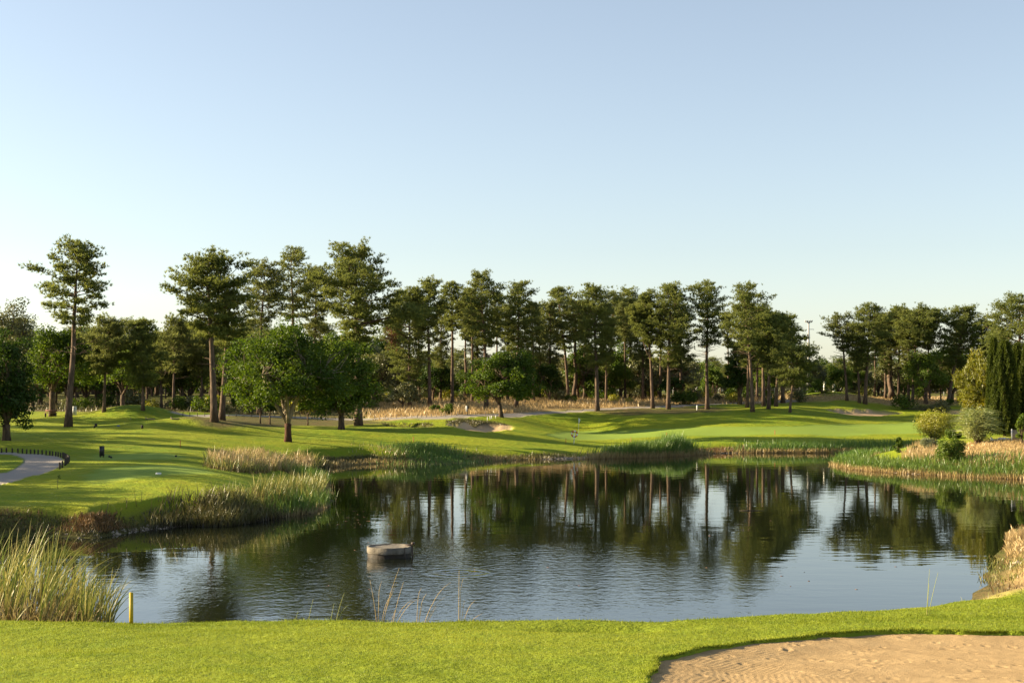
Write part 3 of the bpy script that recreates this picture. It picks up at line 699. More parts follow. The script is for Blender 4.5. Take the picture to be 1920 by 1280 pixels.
def blades(acc, rng, B, h0, h1, w, dirs=None, bend=.5, segs=4, tint=None, upright=None):
    """tapered bending strips from base points B"""
    n = len(B); hh = rng.uniform(h0, h1, n)
    if dirs is None:
        az = rng.uniform(0, 6.28, n); dirs = np.stack([np.cos(az) * .22, np.sin(az) * .22, np.ones(n)], 1)
    d = unit(dirs); hor = d * np.array([1, 1, 0]) + rng.normal(0, .12, (n, 3)) * np.array([1, 1, 0])
    t = np.linspace(0, 1, segs + 1)
    bn = bend * rng.uniform(.3, 1.5, n)
    C = B[:, None] + d[:, None] * (hh[:, None] * t)[..., None] + hor[:, None] * (hh[:, None] * bn[:, None] * t ** 2.4)[..., None]
    C[..., 2] -= hh[:, None] * (bn[:, None] * .5) * t[None] ** 3 * .8
    sd = unit(np.cross(d, np.stack([rng.normal(size=n) * .7, rng.normal(size=n) * 1.2, np.zeros(n)], 1) + np.array([0, 1e-3, 0])))
    wd = (w * rng.uniform(.7, 1.3, n))[:, None] * (1 - t ** 1.8 * .93)[None]
    L = C - sd[:, None] * wd[..., None] * .5; Rr = C + sd[:, None] * wd[..., None] * .5
    V = np.stack([L, Rr], 2).reshape(n, -1, 3); q = 2 * (segs + 1)
    k = np.arange(segs) * 2; ff = np.stack([np.stack([k, k + 1, k + 3], 1), np.stack([k, k + 3, k + 2], 1)], 1).reshape(-1, 3)
    f = (ff[None] + (np.arange(n) * q)[:, None, None]).reshape(-1, 3)
    tn = rng.uniform(0, 1, n) if tint is None else tint
    acc.add(V.reshape(-1, 3), f, np.repeat(tn, q), np.tile(np.repeat(t, 2), n))
def ground_pts(poly, n, rng, smin=None, smax=None):
    lo, hi = poly.min(0), poly.max(0); out = []
    tot = 0
    while tot < n:
        p = rng.uniform(lo, hi, (n * 2, 2)); k = sdist(p[:, 0], p[:, 1], poly) < 0
        if smin is not None:
            s = sdist(p[:, 0], p[:, 1], SHORE); k &= (s > smin) & (s < smax)
        p = p[k]
        if len(p) == 0: break
        out.append(p); tot += len(p)
    p = np.concatenate(out)[:n]
    return np.concatenate([p, np.maximum(height(p[:, 0], p[:, 1]), -.3)[:, None] - .02], 1)
def shore_pts(pxa, pxb, n, rng, smin, smax, dmin=46, dmax=170, clump=0.):
    """random points along the shoreline between two photo columns, at a signed distance smin..smax from the water's edge"""
    out = []; tot = 0
    P = densify(SHORE, 4); px = 960 + F * P[:, 0] / P[:, 1]; k = (px > min(pxa, pxb)) & (px < max(pxa, pxb)) & (P[:, 1] > dmin) & (P[:, 1] < dmax); Q = P[k]
    for it in range(40):
        b = Q[rng.integers(0, len(Q), n)] + rng.normal(0, 1.6, (n, 2)); s = sdist(b[:, 0], b[:, 1], SHORE)
        kk = (s > smin) & (s < smax)
        if clump: kk &= vnoise(b[:, 0], b[:, 1], 1.6, 70) > rng.uniform(-1, 1, len(b)) * .6 + clump - .6
        out.append(b[kk]); tot += kk.sum()
        if tot >= n: break
    p = np.concatenate(out)[:n]
    return np.concatenate([p, np.maximum(height(p[:, 0], p[:, 1]), -.15)[:, None] - .02], 1)

# ------------------------------------------------------------------ main pines
def px_m(d): return d / F
SEED = [100]
def pine_px(bx, by, topx, topy, cbot, cl, cr_, label, D=None, **kw):
    share = kw.pop('share', None)
    p = atd(bx, D) if D else at(bx, by, 60)
    d = p.y; yb = HZ - (p.z - H) * F / d
    Ht = (yb - topy) * d / F; cb = (yb - cbot) * d / F
    lean = (topx - bx) * d / F; Rx = (cr_ - cl) * .5 * d / F; cxm = ((cr_ + cl) / 2 - topx) / max(1, (cr_ - cl) / 2)
    SEED[0] += 1
    if share and share in PROTO:
        ro, H0, R0 = PROTO[share]
        o = copy_tree(ro, p, SEED[0] * 2.1, 1.0, label, kw.get('group')); o.scale = (Rx / R0, Rx / R0, Ht / H0)
        return o
    if share: cxm = 0; lean *= .3
    cb = max(cb - Ht * .02, Ht * .15); Rx *= .95
    o = make_pine(p, Ht, cb, Rx, lean, label, kw.pop('seed', SEED[0]), cx=cxm, **kw)
    if share: PROTO[share] = (o, Ht, Rx)
    return o
PROTO = {}
G_L = 'tall pines behind the left bank'
pine_px(128, 800, 146, 447, 596, 82, 214, 'tall lone pine standing forward on the left lawn with a bare leaning trunk', group=None, dens=.85, bare=.7, peak=.42, r0=.40, K=9)
pine_px(402, 790, 388, 468, 615, 312, 462, 'thick trunked pine with a dense high rounded crown left of the big oak', group=G_L, dens=1.25, peak=.45, r0=.42, K=9)
pine_px(416, 787, 436, 540, 640, 395, 470, 'dark pine trunk standing directly behind the thick trunked pine', group=G_L, r0=.36, dens=.9)
pine_px(486, 0, 489, 488, 600, 447, 534, 'slim pine with an open grey green crown rising behind the left side of the oak', D=196, group=G_L, bare=.8, mat=M_PINE_B)
pine_px(545, 0, 546, 463, 590, 512, 600, 'pointed spire topped pine showing above the centre of the oak', D=200, group=G_L, peak=.3, dens=.8, bare=.8)
pine_px(588, 0, 592, 497, 620, 552, 640, 'pine with a ragged crown tucked against the left of the largest pine', D=204, group=G_L, mat=M_PINE_B)
pine_px(672, 797, 668, 452, 625, 588, 746, 'largest pine with a wide domed crown and a heavy low limb reaching right', group=G_L, dens=1.25, peak=.5, r0=.50, top=.4, biglimb=(12.5, 6.3, 1.6, 2.3), K=9)
pine_px(768, 0, 765, 540, 720, 716, 806, 'dense dark pine low to the ground with a browned dead branch', D=206, group=G_L, dens=1.35, peak=.35, dead=(-2.3, 10.5, 1.2))
G_M = 'tall pines along the middle of the far bank'
pine_px(806, 0, 801, 519, 608, 766, 838, 'slender pine on a long bare trunk, first of the middle row from the left', D=206, group=G_M)
pine_px(848, 0, 846, 527, 612, 822, 870, 'narrow pine on a long bare trunk, second of the middle row from the left', D=212, group=G_M)
pine_px(886, 0, 882, 540, 620, 862, 902, 'partly hidden slim pine just left of the tallest middle pine', D=222, group=G_M, mat=M_PINE_B, share='S1')
pine_px(912, 0, 908, 506, 640, 866, 954, 'tallest pine of the middle row rising above the small round oak', D=208, group=G_M, dens=1.15)
pine_px(968, 0, 974, 527, 670, 936, 1013, 'broad pine right of the tallest middle pine with a full low crown', D=212, group=G_M, dens=1.2)
pine_px(1000, 0, 996, 566, 690, 970, 1022, 'shorter dark pine behind the right shoulder of the small round oak', D=222, group=G_M, mat=M_PINE_B, share='S0')
pine_px(1066, 753, 1050, 538, 648, 1014, 1088, 'pine with twin looking dark stems just left of the brown barked leaning pine', group=G_M, dens=1.1)
pine_px(1077, 751, 1078, 562, 660, 1055, 1104, 'thin dark pine half hidden by the twin stemmed looking pine', group=G_M, mat=M_PINE_B, share='S1')
pine_px(1120, 770, 1116, 532, 680, 1084, 1168, 'foremost brown barked pine at the edge of the fairway, right of the flag', group=None, dens=1.25, r0=.36)
pine_px(1143, 748, 1150, 545, 640, 1126, 1182, 'slim pine leaning a little, immediately right of the foremost brown pine', group=G_M)
pine_px(1163, 747, 1180, 538, 630, 1148, 1214, 'slim straight pine between the leaning pine and the forked pine', group=G_M)
pine_px(1183, 748, 1198, 560, 640, 1166, 1222, 'slim pine leaning left at its foot beside the forked pine', group=G_M, mat=M_PINE_B, share='S0')
pine_px(1224, 765, 1208, 548, 640, 1186, 1240, 'forked pine whose thin left stem leans away from the trunk', group=None, fork=(7.5, -3.0, 15.5), dens=.9)
pine_px(1253, 767, 1259, 530, 680, 1204, 1304, 'stout straight pine with a full crown just right of the forked pine', group=None, dens=1.25, r0=.36)
pine_px(1326, 767, 1322, 526, 640, 1286, 1374, 'solitary pine with bare side limbs and open sky on both sides', group=None, dens=1.0, bare=1.2, peak=.45)
pine_px(1411, 772, 1402, 529, 650, 1362, 1444, 'tall dark trunked pine leaning left at the front of the right hand clump', group=None, bare=.9, dens=1.05)
G_R = 'smaller pines of the right hand clump'
pine_px(1401, 764, 1428, 565, 680, 1402, 1462, 'pine just behind the leaning front pine of the right clump', group=G_R, share='R1')
pine_px(1385, 757, 1384, 640, 700, 1366, 1404, 'short dark pine at the left end of the right hand clump', group=G_R, dens=1.2, share='R0')
pine_px(1432, 761, 1446, 572, 690, 1420, 1480, 'second slim pine behind the front of the right clump', group=G_R, dens=1.1, share='R1')
pine_px(1441, 767, 1462, 582, 700, 1436, 1492, 'forward slim pine in the middle of the right clump', group=G_R, dens=1.2, mat=M_PINE_B, share='R0')
pine_px(1455, 762, 1478, 584, 690, 1452, 1512, 'pine right of the middle in the right hand clump', group=G_R, dens=1.1, share='R1')
pine_px(1468, 755, 1490, 588, 690, 1470, 1532, 'rearmost dark trunked pine leaning left in the right clump', group=G_R, dens=1.2, share='R0')
pine_px(1481, 773, 1494, 640, 715, 1452, 1536, 'small umbrella pine on a thin pale trunk at the right end of the clump', group=None, dens=1.4, peak=.55, bare=.2)
G_F = 'pines on the dry ground at the far right'
pine_px(1588, 751, 1577, 585, 650, 1546, 1606, 'thin leaning pine with a sparse crown alone right of the floodlight mast', group=None, dens=.75, bare=.8, mat=M_PINE_B)
pine_px(1622, 757, 1632, 568, 670, 1594, 1670, 'thick trunked pine behind the right hand bunker mound', group=G_F, dens=1.15, r0=.36)
pine_px(1611, 755, 1606, 605, 690, 1590, 1632, 'thinner pine touching the left of the thick trunked bunker pine', group=G_F)
pine_px(1671, 746, 1672, 585, 680, 1648, 1712, 'left of two rear pines on the dry ground', group=G_F, mat=M_PINE_B, share='S1')
pine_px(1684, 747, 1690, 570, 660, 1662, 1724, 'right of two rear pines on the dry ground', group=G_F)
pine_px(1703, 752, 1702, 580, 670, 1680, 1730, 'slanting pine just left of the fork topped pine', group=G_F, mat=M_PINE_B, share='S0')
pine_px(1711, 754, 1722, 572, 640, 1668, 1764, 'fork topped pine with pale bare limbs on the dry ground', group=G_F, fork=(11, 3.2, 16.0), dens=1.0, bare=.9)
pine_px(1778, 757, 1812, 572, 680, 1768, 1862, 'dense crowned pine right of the bright green broadleaf tree', group=G_F, dens=1.3, r0=.36)
pine_px(1852, 0, 1848, 600, 700, 1826, 1890, 'dark pine filling the gap behind the golden conifer', D=235, group=G_F, dens=1.2, mat=M_PINE_B, share='S1')
pine_px(1912, 0, 1908, 551, 690, 1846, 1972, 'large pine at the right edge rising behind the cypresses', D=200, group=None, dens=1.3, r0=.4)
GS = 'slim pines standing in depth behind the front row'
for k_, (px_, d_, ty_) in enumerate(((742, 226, 560), (786, 232, 552), (826, 228, 566), (872, 238, 560), (896, 230, 572), (932, 236, 548), (952, 228, 570), (1012, 236, 575), (1032, 230, 566), (1096, 238, 562), (1136, 232, 572), (1172, 240, 566), (1206, 234, 560), (1238, 240, 570), (1276, 236, 566), (1366, 240, 585), (1420, 236, 575), (1640, 244, 590), (1660, 238, 604), (1742, 240, 592), (1796, 244, 598))):
    p_ = atd(px_, d_); ro, H0, R0 = PROTO['S%d' % (k_ % 2)]; h_ = (HZ - ty_) * d_ / F + H - p_.z; q_ = h_ / H0
    o_ = copy_tree(ro, p_, k_ * 1.7, 1.0, 'slim pine standing in depth behind the front row of pines', GS); o_.scale = (q_ * (.8 + .07 * (k_ % 5)), q_ * (.8 + .07 * (k_ % 5)), q_)
G_B = 'brownish pines in the left hand wood'
pine_px(195, 772, 214, 590, 690, 170, 258, 'leaning pine with a brownish lower crown right of the lone left pine', group=G_B, mat=M_PINE_B, dens=1.2, bark=M_BARK_PINE, share='B1')
pine_px(268, 769, 270, 598, 720, 234, 306, 'upright pine with a full crown in the left hand wood', group=G_B, dens=1.3, share='B0')
pine_px(325, 767, 330, 590, 720, 296, 362, 'pale trunked pine left of the thick trunked pine', group=G_B, mat=M_PINE_B, dens=1.2, share='B1')
pine_px(342, 764, 350, 605, 740, 322, 384, 'thin dark pine beside the pale trunked pine', group=G_B, dens=1.2, share='B0')
pine_px(378, 766, 372, 612, 730, 346, 402, 'pine half hidden by the thick trunk of its neighbour', group=G_B, mat=M_PINE_B, dens=1.1, share='B1')

# ------------------------------------------------------------------ broadleaf trees
def broad_px(bx, by, topy, cl, cr_, cbot, fork_y, label, D=None, **kw):
    p = atd(bx, D) if D else at(bx, by, 60); d = p.y; yb = HZ - (p.z - H) * F / d; m = d / F
    SEED[0] += 1
    kw.setdefault('Ry_f', .85); ry = kw.pop('Ry_f')
    Rx = (cr_ - cl) * .5 * m
    return make_broadleaf(p, (yb - topy) * m, Rx, Rx * ry, (yb - cbot) * m, (yb - fork_y) * m, label, kw.pop('seed', SEED[0]), cx=((cr_ + cl) / 2 - bx) * m, **kw)
broad_px(540, 828, 604, 402, 678, 780, 794, 'large round cork oak with a forked pale trunk at the water side', ncl=240, per=140, leaf=.26, skirt=.25, bark=M_BARK_PALE, stem_mat=M_BARK_CORK, nlimb=6, clr=.155, stem_r=.33)
broad_px(640, 800, 620, 548, 720, 785, 780, 'darker oak with low hanging foliage behind the right side of the cork oak', D=160, ncl=110, per=140, leaf=.30, mat=M_OAK, clr=.22, skirt=.4)
broad_px(940, 782, 656, 858, 1028, 760, 757, 'smaller round oak above the middle bunker', ncl=150, per=125, leaf=.30, lean=-.7, clr=.165, skirt=.2, mat=M_OAK)
broad_px(812, 753, 680, 772, 862, 738, 742, 'dark spreading oak on the dry grass slope', ncl=60, per=110, leaf=.3, mat=M_OAK_D)
broad_px(755, 768, 716, 716, 800, 760, 757, 'low olive coloured tree on the dry grass slope', ncl=45, per=110, leaf=.24, mat=M_OLIVE, name='olive_tree')
broad_px(1030, 0, 672, 985, 1056, 748, 745, 'dark oak behind the right flank of the smaller round oak', D=225, ncl=50, per=110, leaf=.3, mat=M_OAK_D)
broad_px(12, 812, 606, -70, 78, 806, 795, 'dark broad oak hanging low at the left edge', D=118, ncl=110, per=140, leaf=.24, mat=M_OAK_D, skirt=.4, clr=.21)
broad_px(98, 777, 606, 36, 196, 745, 735, 'wide leafy tree with a dark trunk behind the lone left pine', D=166, ncl=90, per=130, leaf=.3, name='broadleaf_tree', mat=M_OAK)
broad_px(20, 0, 560, -40, 78, 700, 700, 'pale airy tree rising behind the dark oak at the left edge', D=205, ncl=70, per=80, leaf=.34, name='broadleaf_tree', mat=M_OLIVE)
broad_px(230, 0, 640, 176, 300, 745, 740, 'bright leafed tree inside the left hand wood', D=192, ncl=60, per=110, leaf=.3, name='broadleaf_tree', mat=M_FRESH)
broad_px(1736, 757, 648, 1688, 1782, 738, 735, 'bright green broadleaf tree between the far right pines', ncl=70, per=120, leaf=.3, name='broadleaf_tree', mat=M_FRESH)
broad_px(1530, 746, 672, 1500, 1556, 728, 734, 'pale olive tree with a crooked trunk below the floodlight mast', D=250, ncl=45, per=100, leaf=.28, name='olive_tree', mat=M_OLIVE, bark=M_BARK_PALE, lean=1.2)
broad_px(1572, 748, 680, 1546, 1606, 732, 738, 'green tree behind the bunker mound next to the white gate posts', D=252, ncl=50, per=100, leaf=.3, name='broadleaf_tree', mat=M_FRESH)
broad_px(1606, 0, 695, 1586, 1632, 735, 738, 'small bright tree left of the thick trunked bunker pine', D=246, ncl=36, per=90, leaf=.28, name='broadleaf_tree', mat=M_FRESH)
broad_px(1388, 0, 668, 1348, 1408, 738, 742, 'dark round tree left of the right hand pine clump', D=228, ncl=55, per=110, leaf=.3, mat=M_OAK_D)
broad_px(1277, 0, 704, 1232, 1290, 736, 742, 'small dark oak behind the stout straight pine', D=232, ncl=40, per=100, leaf=.3, mat=M_OAK_D)
broad_px(1340, 0, 680, 1316, 1362, 738, 742, 'bright green tree behind the solitary pine', D=262, ncl=45, per=100, leaf=.32, name='broadleaf_tree', mat=M_FRESH)
for (bx, by, ty, l_, r_, lab) in ((488, 794, 735, 462, 512, 'young pale leaved tree left under the cork oak'), (577, 797, 748, 556, 596, 'young tree on a dark stem right under the cork oak'), (506, 795, 752, 490, 524, 'thin sapling beside the cork oak trunk')):
    broad_px(bx, by, ty, l_, r_, 772, 780, lab, ncl=26, per=70, leaf=.26, name='young_tree', mat=M_PALE if bx == 488 else M_OAK, nlimb=3, stem_r=.09)

# far wood: copies of a few kinds, each tree on its own
GB = 'trees of the far wood behind the pines'; LB = 'small distant tree of the mixed green wood behind the pines'
rb = np.random.default_rng(77)
protos = []
Pz = Vector((0, 400, 6))
protos.append(make_broadleaf(Pz, 9, 4.6, 4.4, 1.6, 1.6, LB, 901, group=GB, mat=M_OLIVE, ncl=46, per=80, leaf=.38, name='broadleaf_tree'))
protos.append(make_broadleaf(Pz, 9, 4.4, 4.2, 1.2, 1.4, LB, 902, group=GB, mat=M_OAK, ncl=46, per=80, leaf=.38, name='broadleaf_tree'))
protos.append(make_broadleaf(Pz, 9, 4.0, 4.2, 1.2, 1.4, LB, 903, group=GB, mat=M_FRESH, ncl=46, per=80, leaf=.38, name='broadleaf_tree'))
protos.append(make_pine(Pz, 12, 4.0, 3.0, .3, LB, 904, GB, M_PINE, K=5))
protos.append(make_pine(Pz, 12, 3.0, 3.4, -.4, LB, 905, GB, M_PINE_B, K=5))
base_h = [9, 9, 9, 12, 12]; first = [True] * 5
def far_tree(k, x, y, h, label=LB, group=GB):
    z = float(height(np.array([x]), np.array([y]))[0]) - .1
    if first[k] and label == LB:
        o = protos[k]; o.location = (x, y, z); s = h / base_h[k]; o.scale = (s, s, s); o.rotation_euler[2] = rb.uniform(0, 6.28); first[k] = False
    else: copy_tree(protos[k], (x, y, z), rb.uniform(0, 6.28), h / base_h[k], label, group)
for px_ in np.arange(-120, 2060, 22.):
    for d0 in (262, 310, 380):
        d = d0 + rb.uniform(-14, 30); x = (px_ + rb.uniform(-14, 14) - 960) / F * d; q = px_
        ty = 668 if q > 700 else 625
        ty += rb.uniform(-14, 22)
        if 1290 < q < 1380: ty += 14
        if 1450 < q < 1600: ty += 12
        z = float(height(np.array([x]), np.array([d]))[0]); h = (HZ - ty) * d / F + H - z
        k = rb.choice(5, p=[.3, .22, .13, .17, .18])
        if k >= 3: h *= 1.15
        if d0 == 262: h *= rb.uniform(.45, .85); 
        if d0 == 262 and rb.random() < .35: continue
        far_tree(int(k), x, d, max(3.0, h))
# taller understorey close behind the pine row
LM = 'middle height tree filling the wood just behind the pine row'
for px_ in np.concatenate([np.arange(690, 1060, 25.), np.arange(1075, 1290, 21.), np.arange(1400, 1490, 30.), np.arange(1640, 1900, 30.)]):
    d = rb.uniform(236, 258); x = (px_ + rb.uniform(-9, 9) - 960) / F * d; z = float(height(np.array([x]), np.array([d]))[0])
    h = (HZ - rb.uniform(636, 702)) * d / F + H - z
    far_tree(int(rb.choice([0, 0, 1, 2, 4])), x, d, h, LM, 'middle height trees behind the pine row')
# tall dark trees filling the left hand wood
LW = 'shaded tree deep in the left hand wood'
for px_ in np.arange(-160, 720, 27.):
    d = rb.uniform(206, 244); x = (px_ + rb.uniform(-10, 10) - 960) / F * d; z = float(height(np.array([x]), np.array([d]))[0])
    h = (HZ - rb.uniform(615, 665)) * d / F + H - z
    far_tree(int(rb.choice([1, 3, 4, 0])), x, d, h, LW, 'shaded trees in the left hand wood')
# trees left of the frame whose shade lies over the tee and the path
for (x, d, h, k) in ((-56, 108, 11, 1), (-66, 100, 12, 3), (-60, 122, 12, 1), (-76, 116, 14, 4), (-72, 130, 13, 1), (-84, 138, 16, 3), (-62, 92, 10, 1), (-70, 146, 14, 4), (-88, 126, 15, 3), (-66, 160, 13, 0),
                       (-46, 84, 9, 1), (-50, 92, 11, 3), (-54, 78, 11, 0), (-49, 72, 9, 1), (-60, 88, 13, 4), (-46, 99, 9, 2), (-52, 104, 11, 1), (-62, 76, 13, 3)):
    far_tree(k, x, d, h, 'tree beyond the left edge shading the tee', 'trees beyond the left edge')

# ------------------------------------------------------------------ right bank: cypresses and shrubs
def make_cypress(px, py, topy, wpx, label, seed, D=None):
    p = atd(px, D) if D else at(px, py, 60); d = p.y; m = d / F; yb = HZ - (p.z - H) * F / d; Ht = (yb - topy) * m; Rc = wpx * .5 * m
    rng = np.random.default_rng(seed); root = thing('cypress_tree', p, label, 'tree', 'columnar cypresses on the right bank')
    tr, cr = Acc(), Acc()
    tr.tube([[0, 0, -.2], [.02, 0, Ht * .3], [0, .02, Ht * .9]], [.16, .12, .02], 7)
    n = 12000; z = rng.uniform(.03, 1, n) ** 1.1; az = rng.uniform(0, 6.28, n)
    prof = np.clip(np.minimum(1, .55 + z * 2.2), 0, 1) * np.sqrt(np.clip(1 - (np.clip(z - .28, 0, 1) / .73) ** 1.7, 0, 1)) + .04
    ridge = 1 + .16 * np.sin(az * 7 + z * 9 + seed) + .12 * np.sin(az * 13 - z * 21)
    r = Rc * prof * ridge * rng.uniform(.72, 1.05, n)
    C = np.stack([np.cos(az) * r, np.sin(az) * r, z * Ht], 1)
    dv = unit(np.stack([np.cos(az) * .35, np.sin(az) * .35, np.ones(n)], 1))
    foliage_tufts(cr, rng, C, dv, 4, .26, .075, .32, np.clip(.5 + .35 * np.sin(az * 7 + z * 9 + seed) + rng.normal(0, .2, n), 0, 1))
    part(tr, 'trunk', M_BARK_DARK, root); part(cr, 'crown', M_CYP, root)
make_cypress(1884, 820, 640, 42, 'front dark cypress column with its foot by the white wall', 301, D=128)
make_cypress(1863, 0, 634, 23, 'slim cypress on the left of the group, behind the feathery shrub', 302, D=133)
make_cypress(1907, 0, 646, 26, 'cypress behind and right of the front column', 303, D=132)
make_cypress(1930, 0, 630, 32, 'cypress cut by the right edge of the picture', 304, D=129)
def bush_px(px, py, topy, wpx, label, seed, mat, D=None, **kw):
    p = atd(px, D) if D else at(px, py, 60); d = p.y; m = d / F; yb = HZ - (p.z - H) * F / d
    return make_bush(p, (yb - topy) * m, wpx * .5 * m, wpx * .42 * m, label, seed, mat, **kw)
bush_px(1838, 0, 638, 96, 'golden yellow green conifer beside the cypresses', 311, M_GOLD, D=140, n=80, per=80, leaf=.22, name='golden_conifer', needle=True, cat='tree')
bush_px(1834, 832, 758, 74, 'pale feathery shrub arching in front of the cypresses', 312, M_FEATHER, feather=True, n=60, per=130, leaf=.13, name='feathery_shrub')
bush_px(1752, 824, 762, 90, 'upright yellow green shrub on the spit', 313, M_BUSH, n=60, per=170, leaf=.15, name='shrub')
bush_px(1784, 866, 812, 68, 'rounded bright green bush low on the spit', 314, M_FRESH, n=40, per=120, leaf=.15)
bush_px(1788, 822, 800, 34, 'small dark green bush behind the rounded bright bush', 315, M_OAK, n=18, per=90, leaf=.15)
bush_px(1744, 848, 815, 36, 'greyish scrubby bush left of the rounded bright bush', 316, M_PALE, n=20, per=80, leaf=.13, needle=True)
bush_px(1684, 838, 818, 26, 'small leafy bush at the left of the spit', 317, M_OAK, D=128, n=16, per=80, leaf=.15)
bush_px(1718, 848, 834, 22, 'lowest dark bush between the reeds of the spit', 318, M_OAK, n=14, per=80, leaf=.15)
bush_px(1918, 832, 770, 34, 'leafy bright bush at the right edge by the grey boards', 319, M_FRESH, n=24, per=90, leaf=.2)
bush_px(838, 776, 756, 36, 'green bush in the dry grass below the dark spreading oak', 320, M_FRESH, n=18, per=80, leaf=.2)
bush_px(816, 772, 757, 26, 'darker bush left of the green bush in the dry grass', 321, M_OAK, n=14, per=80, leaf=.2)
UG = 'undergrowth bushes along the foot of the wood'; UL = 'low green undergrowth bush at the foot of the wood'
pb = [make_bush(Vector((0, 300, 6)), 2.2, 2.0, 1.8, UL, 330 + i, mt, UG, n=16, per=60, leaf=.26) for i, mt in enumerate((M_OAK, M_OLIVE, M_BUSH))]
pf = [True] * 3
for px_ in np.concatenate([np.arange(130, 720, 20.), np.arange(700, 1320, 17.), np.arange(1300, 1820, 22.)]):
    d = rb.uniform(224, 256) if px_ > 700 else rb.uniform(196, 226); x = (px_ + rb.uniform(-10, 10) - 960) / F * d; z = float(height(np.array([x]), np.array([d]))[0]); k = int(rb.integers(0, 3)); s = rb.uniform(.5, 1.25)
    if pf[k]: pb[k].location = (x, d, z); pb[k].scale = (s, s, s); pf[k] = False
    else: copy_tree(pb[k], (x, d, z), rb.uniform(0, 6.28), s, UL, UG)

for px_ in np.arange(-140, 2080, 19.):
    d = rb.uniform(395, 440); x = (px_ + rb.uniform(-8, 8) - 960) / F * d; z = float(height(np.array([x]), np.array([d]))[0]) - .2
    copy_tree(pb[int(rb.integers(0, 2))], (x, d, z), rb.uniform(0, 6.28), rb.uniform(1.6, 2.8), 'thicket bush at the back of the far wood', 'thicket at the back of the far wood')
# ------------------------------------------------------------------ reeds and grasses
rg = np.random.default_rng(9)
def stuff(acc, name, mat, label): o = acc.build(name, mat, hgt=True); tag(o, label, None, None, 'stuff'); return o
# near left cattails
def near_reeds():
    acc = Acc(); n = 950
    px = np.concatenate([rg.uniform(-120, 150, int(n * .72)), rg.uniform(140, 205, n - int(n * .72))]); d = np.where(px < 150, rg.uniform(38.6, 46, n), rg.uniform(38.6, 41, n))
    k = rg.uniform(0, 1, n) < np.where(px > 165, .35, 1.); px, d = px[k], d[k]; n = len(px)
    x = (px - 960) / F * d; B = np.stack([x, d, np.full(n, -.15)], 1)
    dr = np.stack([rg.normal(.16, .13, n), rg.normal(0, .1, n), np.ones(n)], 1)
    hh = np.where(px > 120, 1.9, 2.3)
    blades(acc, rg, B[px > 110], 1.2, 2.3, .038, dr[px > 110], .5, 6)
    blades(acc, rg, B[px <= 110], 1.3, 3.25, .040, dr[px <= 110], .5, 6)
    stuff(acc, 'cattail_bed', M_REED_MIX, 'tall yellowing cattails in the water at the near left')
    acc = Acc(); m = 420; px = rg.uniform(-100, 190, m); d = rg.uniform(38.2, 42, m); B = np.stack([(px - 960) / F * d, d, np.full(m, .0)], 1)
    blades(acc, rg, B, .5, 1.3, .025, None, .9, 5); stuff(acc, 'dry_sedge', M_REED_TAN, 'dry bent stems at the foot of the near left cattails')
near_reeds()
# left bank: rusty grass along the water, sedge tussocks, tongue of reeds
acc = Acc(); B = shore_pts(-60, 350, 2600, rg, .1, 1.3, 60, 80, .85); blades(acc, rg, B, .12, .42, .035, None, .9, 3); stuff(acc, 'rusty_bank_grass', M_REED_BROWN, 'rust brown grass along the shaded left bank')
acc = Acc(); B = shore_pts(-60, 420, 4200, rg, -.2, 1.1, 60, 80); blades(acc, rg, B, .08, .26, .03, None, .6, 3); stuff(acc, 'bank_sedge', M_REED_DARK, 'dark sedge and weeds at the edge of the left bank')
acc = Acc(); B = shore_pts(350, 490, 3400, rg, -.6, 1.9, 66, 82, .35); blades(acc, rg, B, .5, 1.3, .035, None, .9, 4); stuff(acc, 'sedge_tussocks', M_REED_DARK, 'dark overhanging sedge tussocks on the left point')
acc = Acc(); B = ground_pts(poly_px([(410, 958), (480, 966), (585, 950), (608, 925), (600, 910), (560, 915), (480, 925), (430, 940)]), 3600, rg); B = B[vnoise(B[:, 0], B[:, 1], 1.3, 71) > -.35]; blades(acc, rg, B, .5, 1.5, .04, None, .5, 4); stuff(acc, 'left_point_reeds', M_REED_MIX, 'green and tan reeds on the point of the left bank')
acc = Acc(); B = shore_pts(540, 612, 1700, rg, -.5, 1.0, 76, 108, .2); blades(acc, rg, B, .6, 1.4, .04, None, .35, 4); stuff(acc, 'green_reed_patch', M_REED_G, 'bright green reeds in the water off the left point')
# tall straw coloured reeds in front of the oak
acc = Acc(); B = ground_pts(poly_px([(390, 872), (470, 886), (560, 886), (590, 874), (560, 862), (440, 860)]), 4600, rg); B = B[vnoise(B[:, 0], B[:, 1], 1.5, 72) > -.15]; blades(acc, rg, B, .4, 1.5, .045, None, .6, 4); stuff(acc, 'straw_reeds', M_STRAW, 'tall straw coloured reeds in front of the cork oak')
acc = Acc(); B = ground_pts(poly_px([(380, 874), (470, 888), (570, 888), (610, 874), (560, 858), (430, 856)]), 4200, rg); B = B[vnoise(B[:, 0], B[:, 1], 1.7, 74) > -.2]; blades(acc, rg, B, .3, 1.3, .045, None, .5, 4); stuff(acc, 'mixed_reeds', M_REED_MIX, 'green and gold reeds mixed in below the cork oak')
acc = Acc(); B = shore_pts(560, 1040, 8000, rg, -.3, 1.4, 112, 170); blades(acc, rg, B, .15, .5, .05, None, .4, 3); stuff(acc, 'shore_grass', M_REED_DARK, 'dark grass along the middle of the far shore')
acc = Acc(); B = shore_pts(620, 1000, 3600, rg, -.7, .3, 112, 170, .1); blades(acc, rg, B, .15, .6, .05, None, .3, 3); stuff(acc, 'shore_reeds', M_REED_TAN, 'tan reed stems standing at the middle of the far shore')
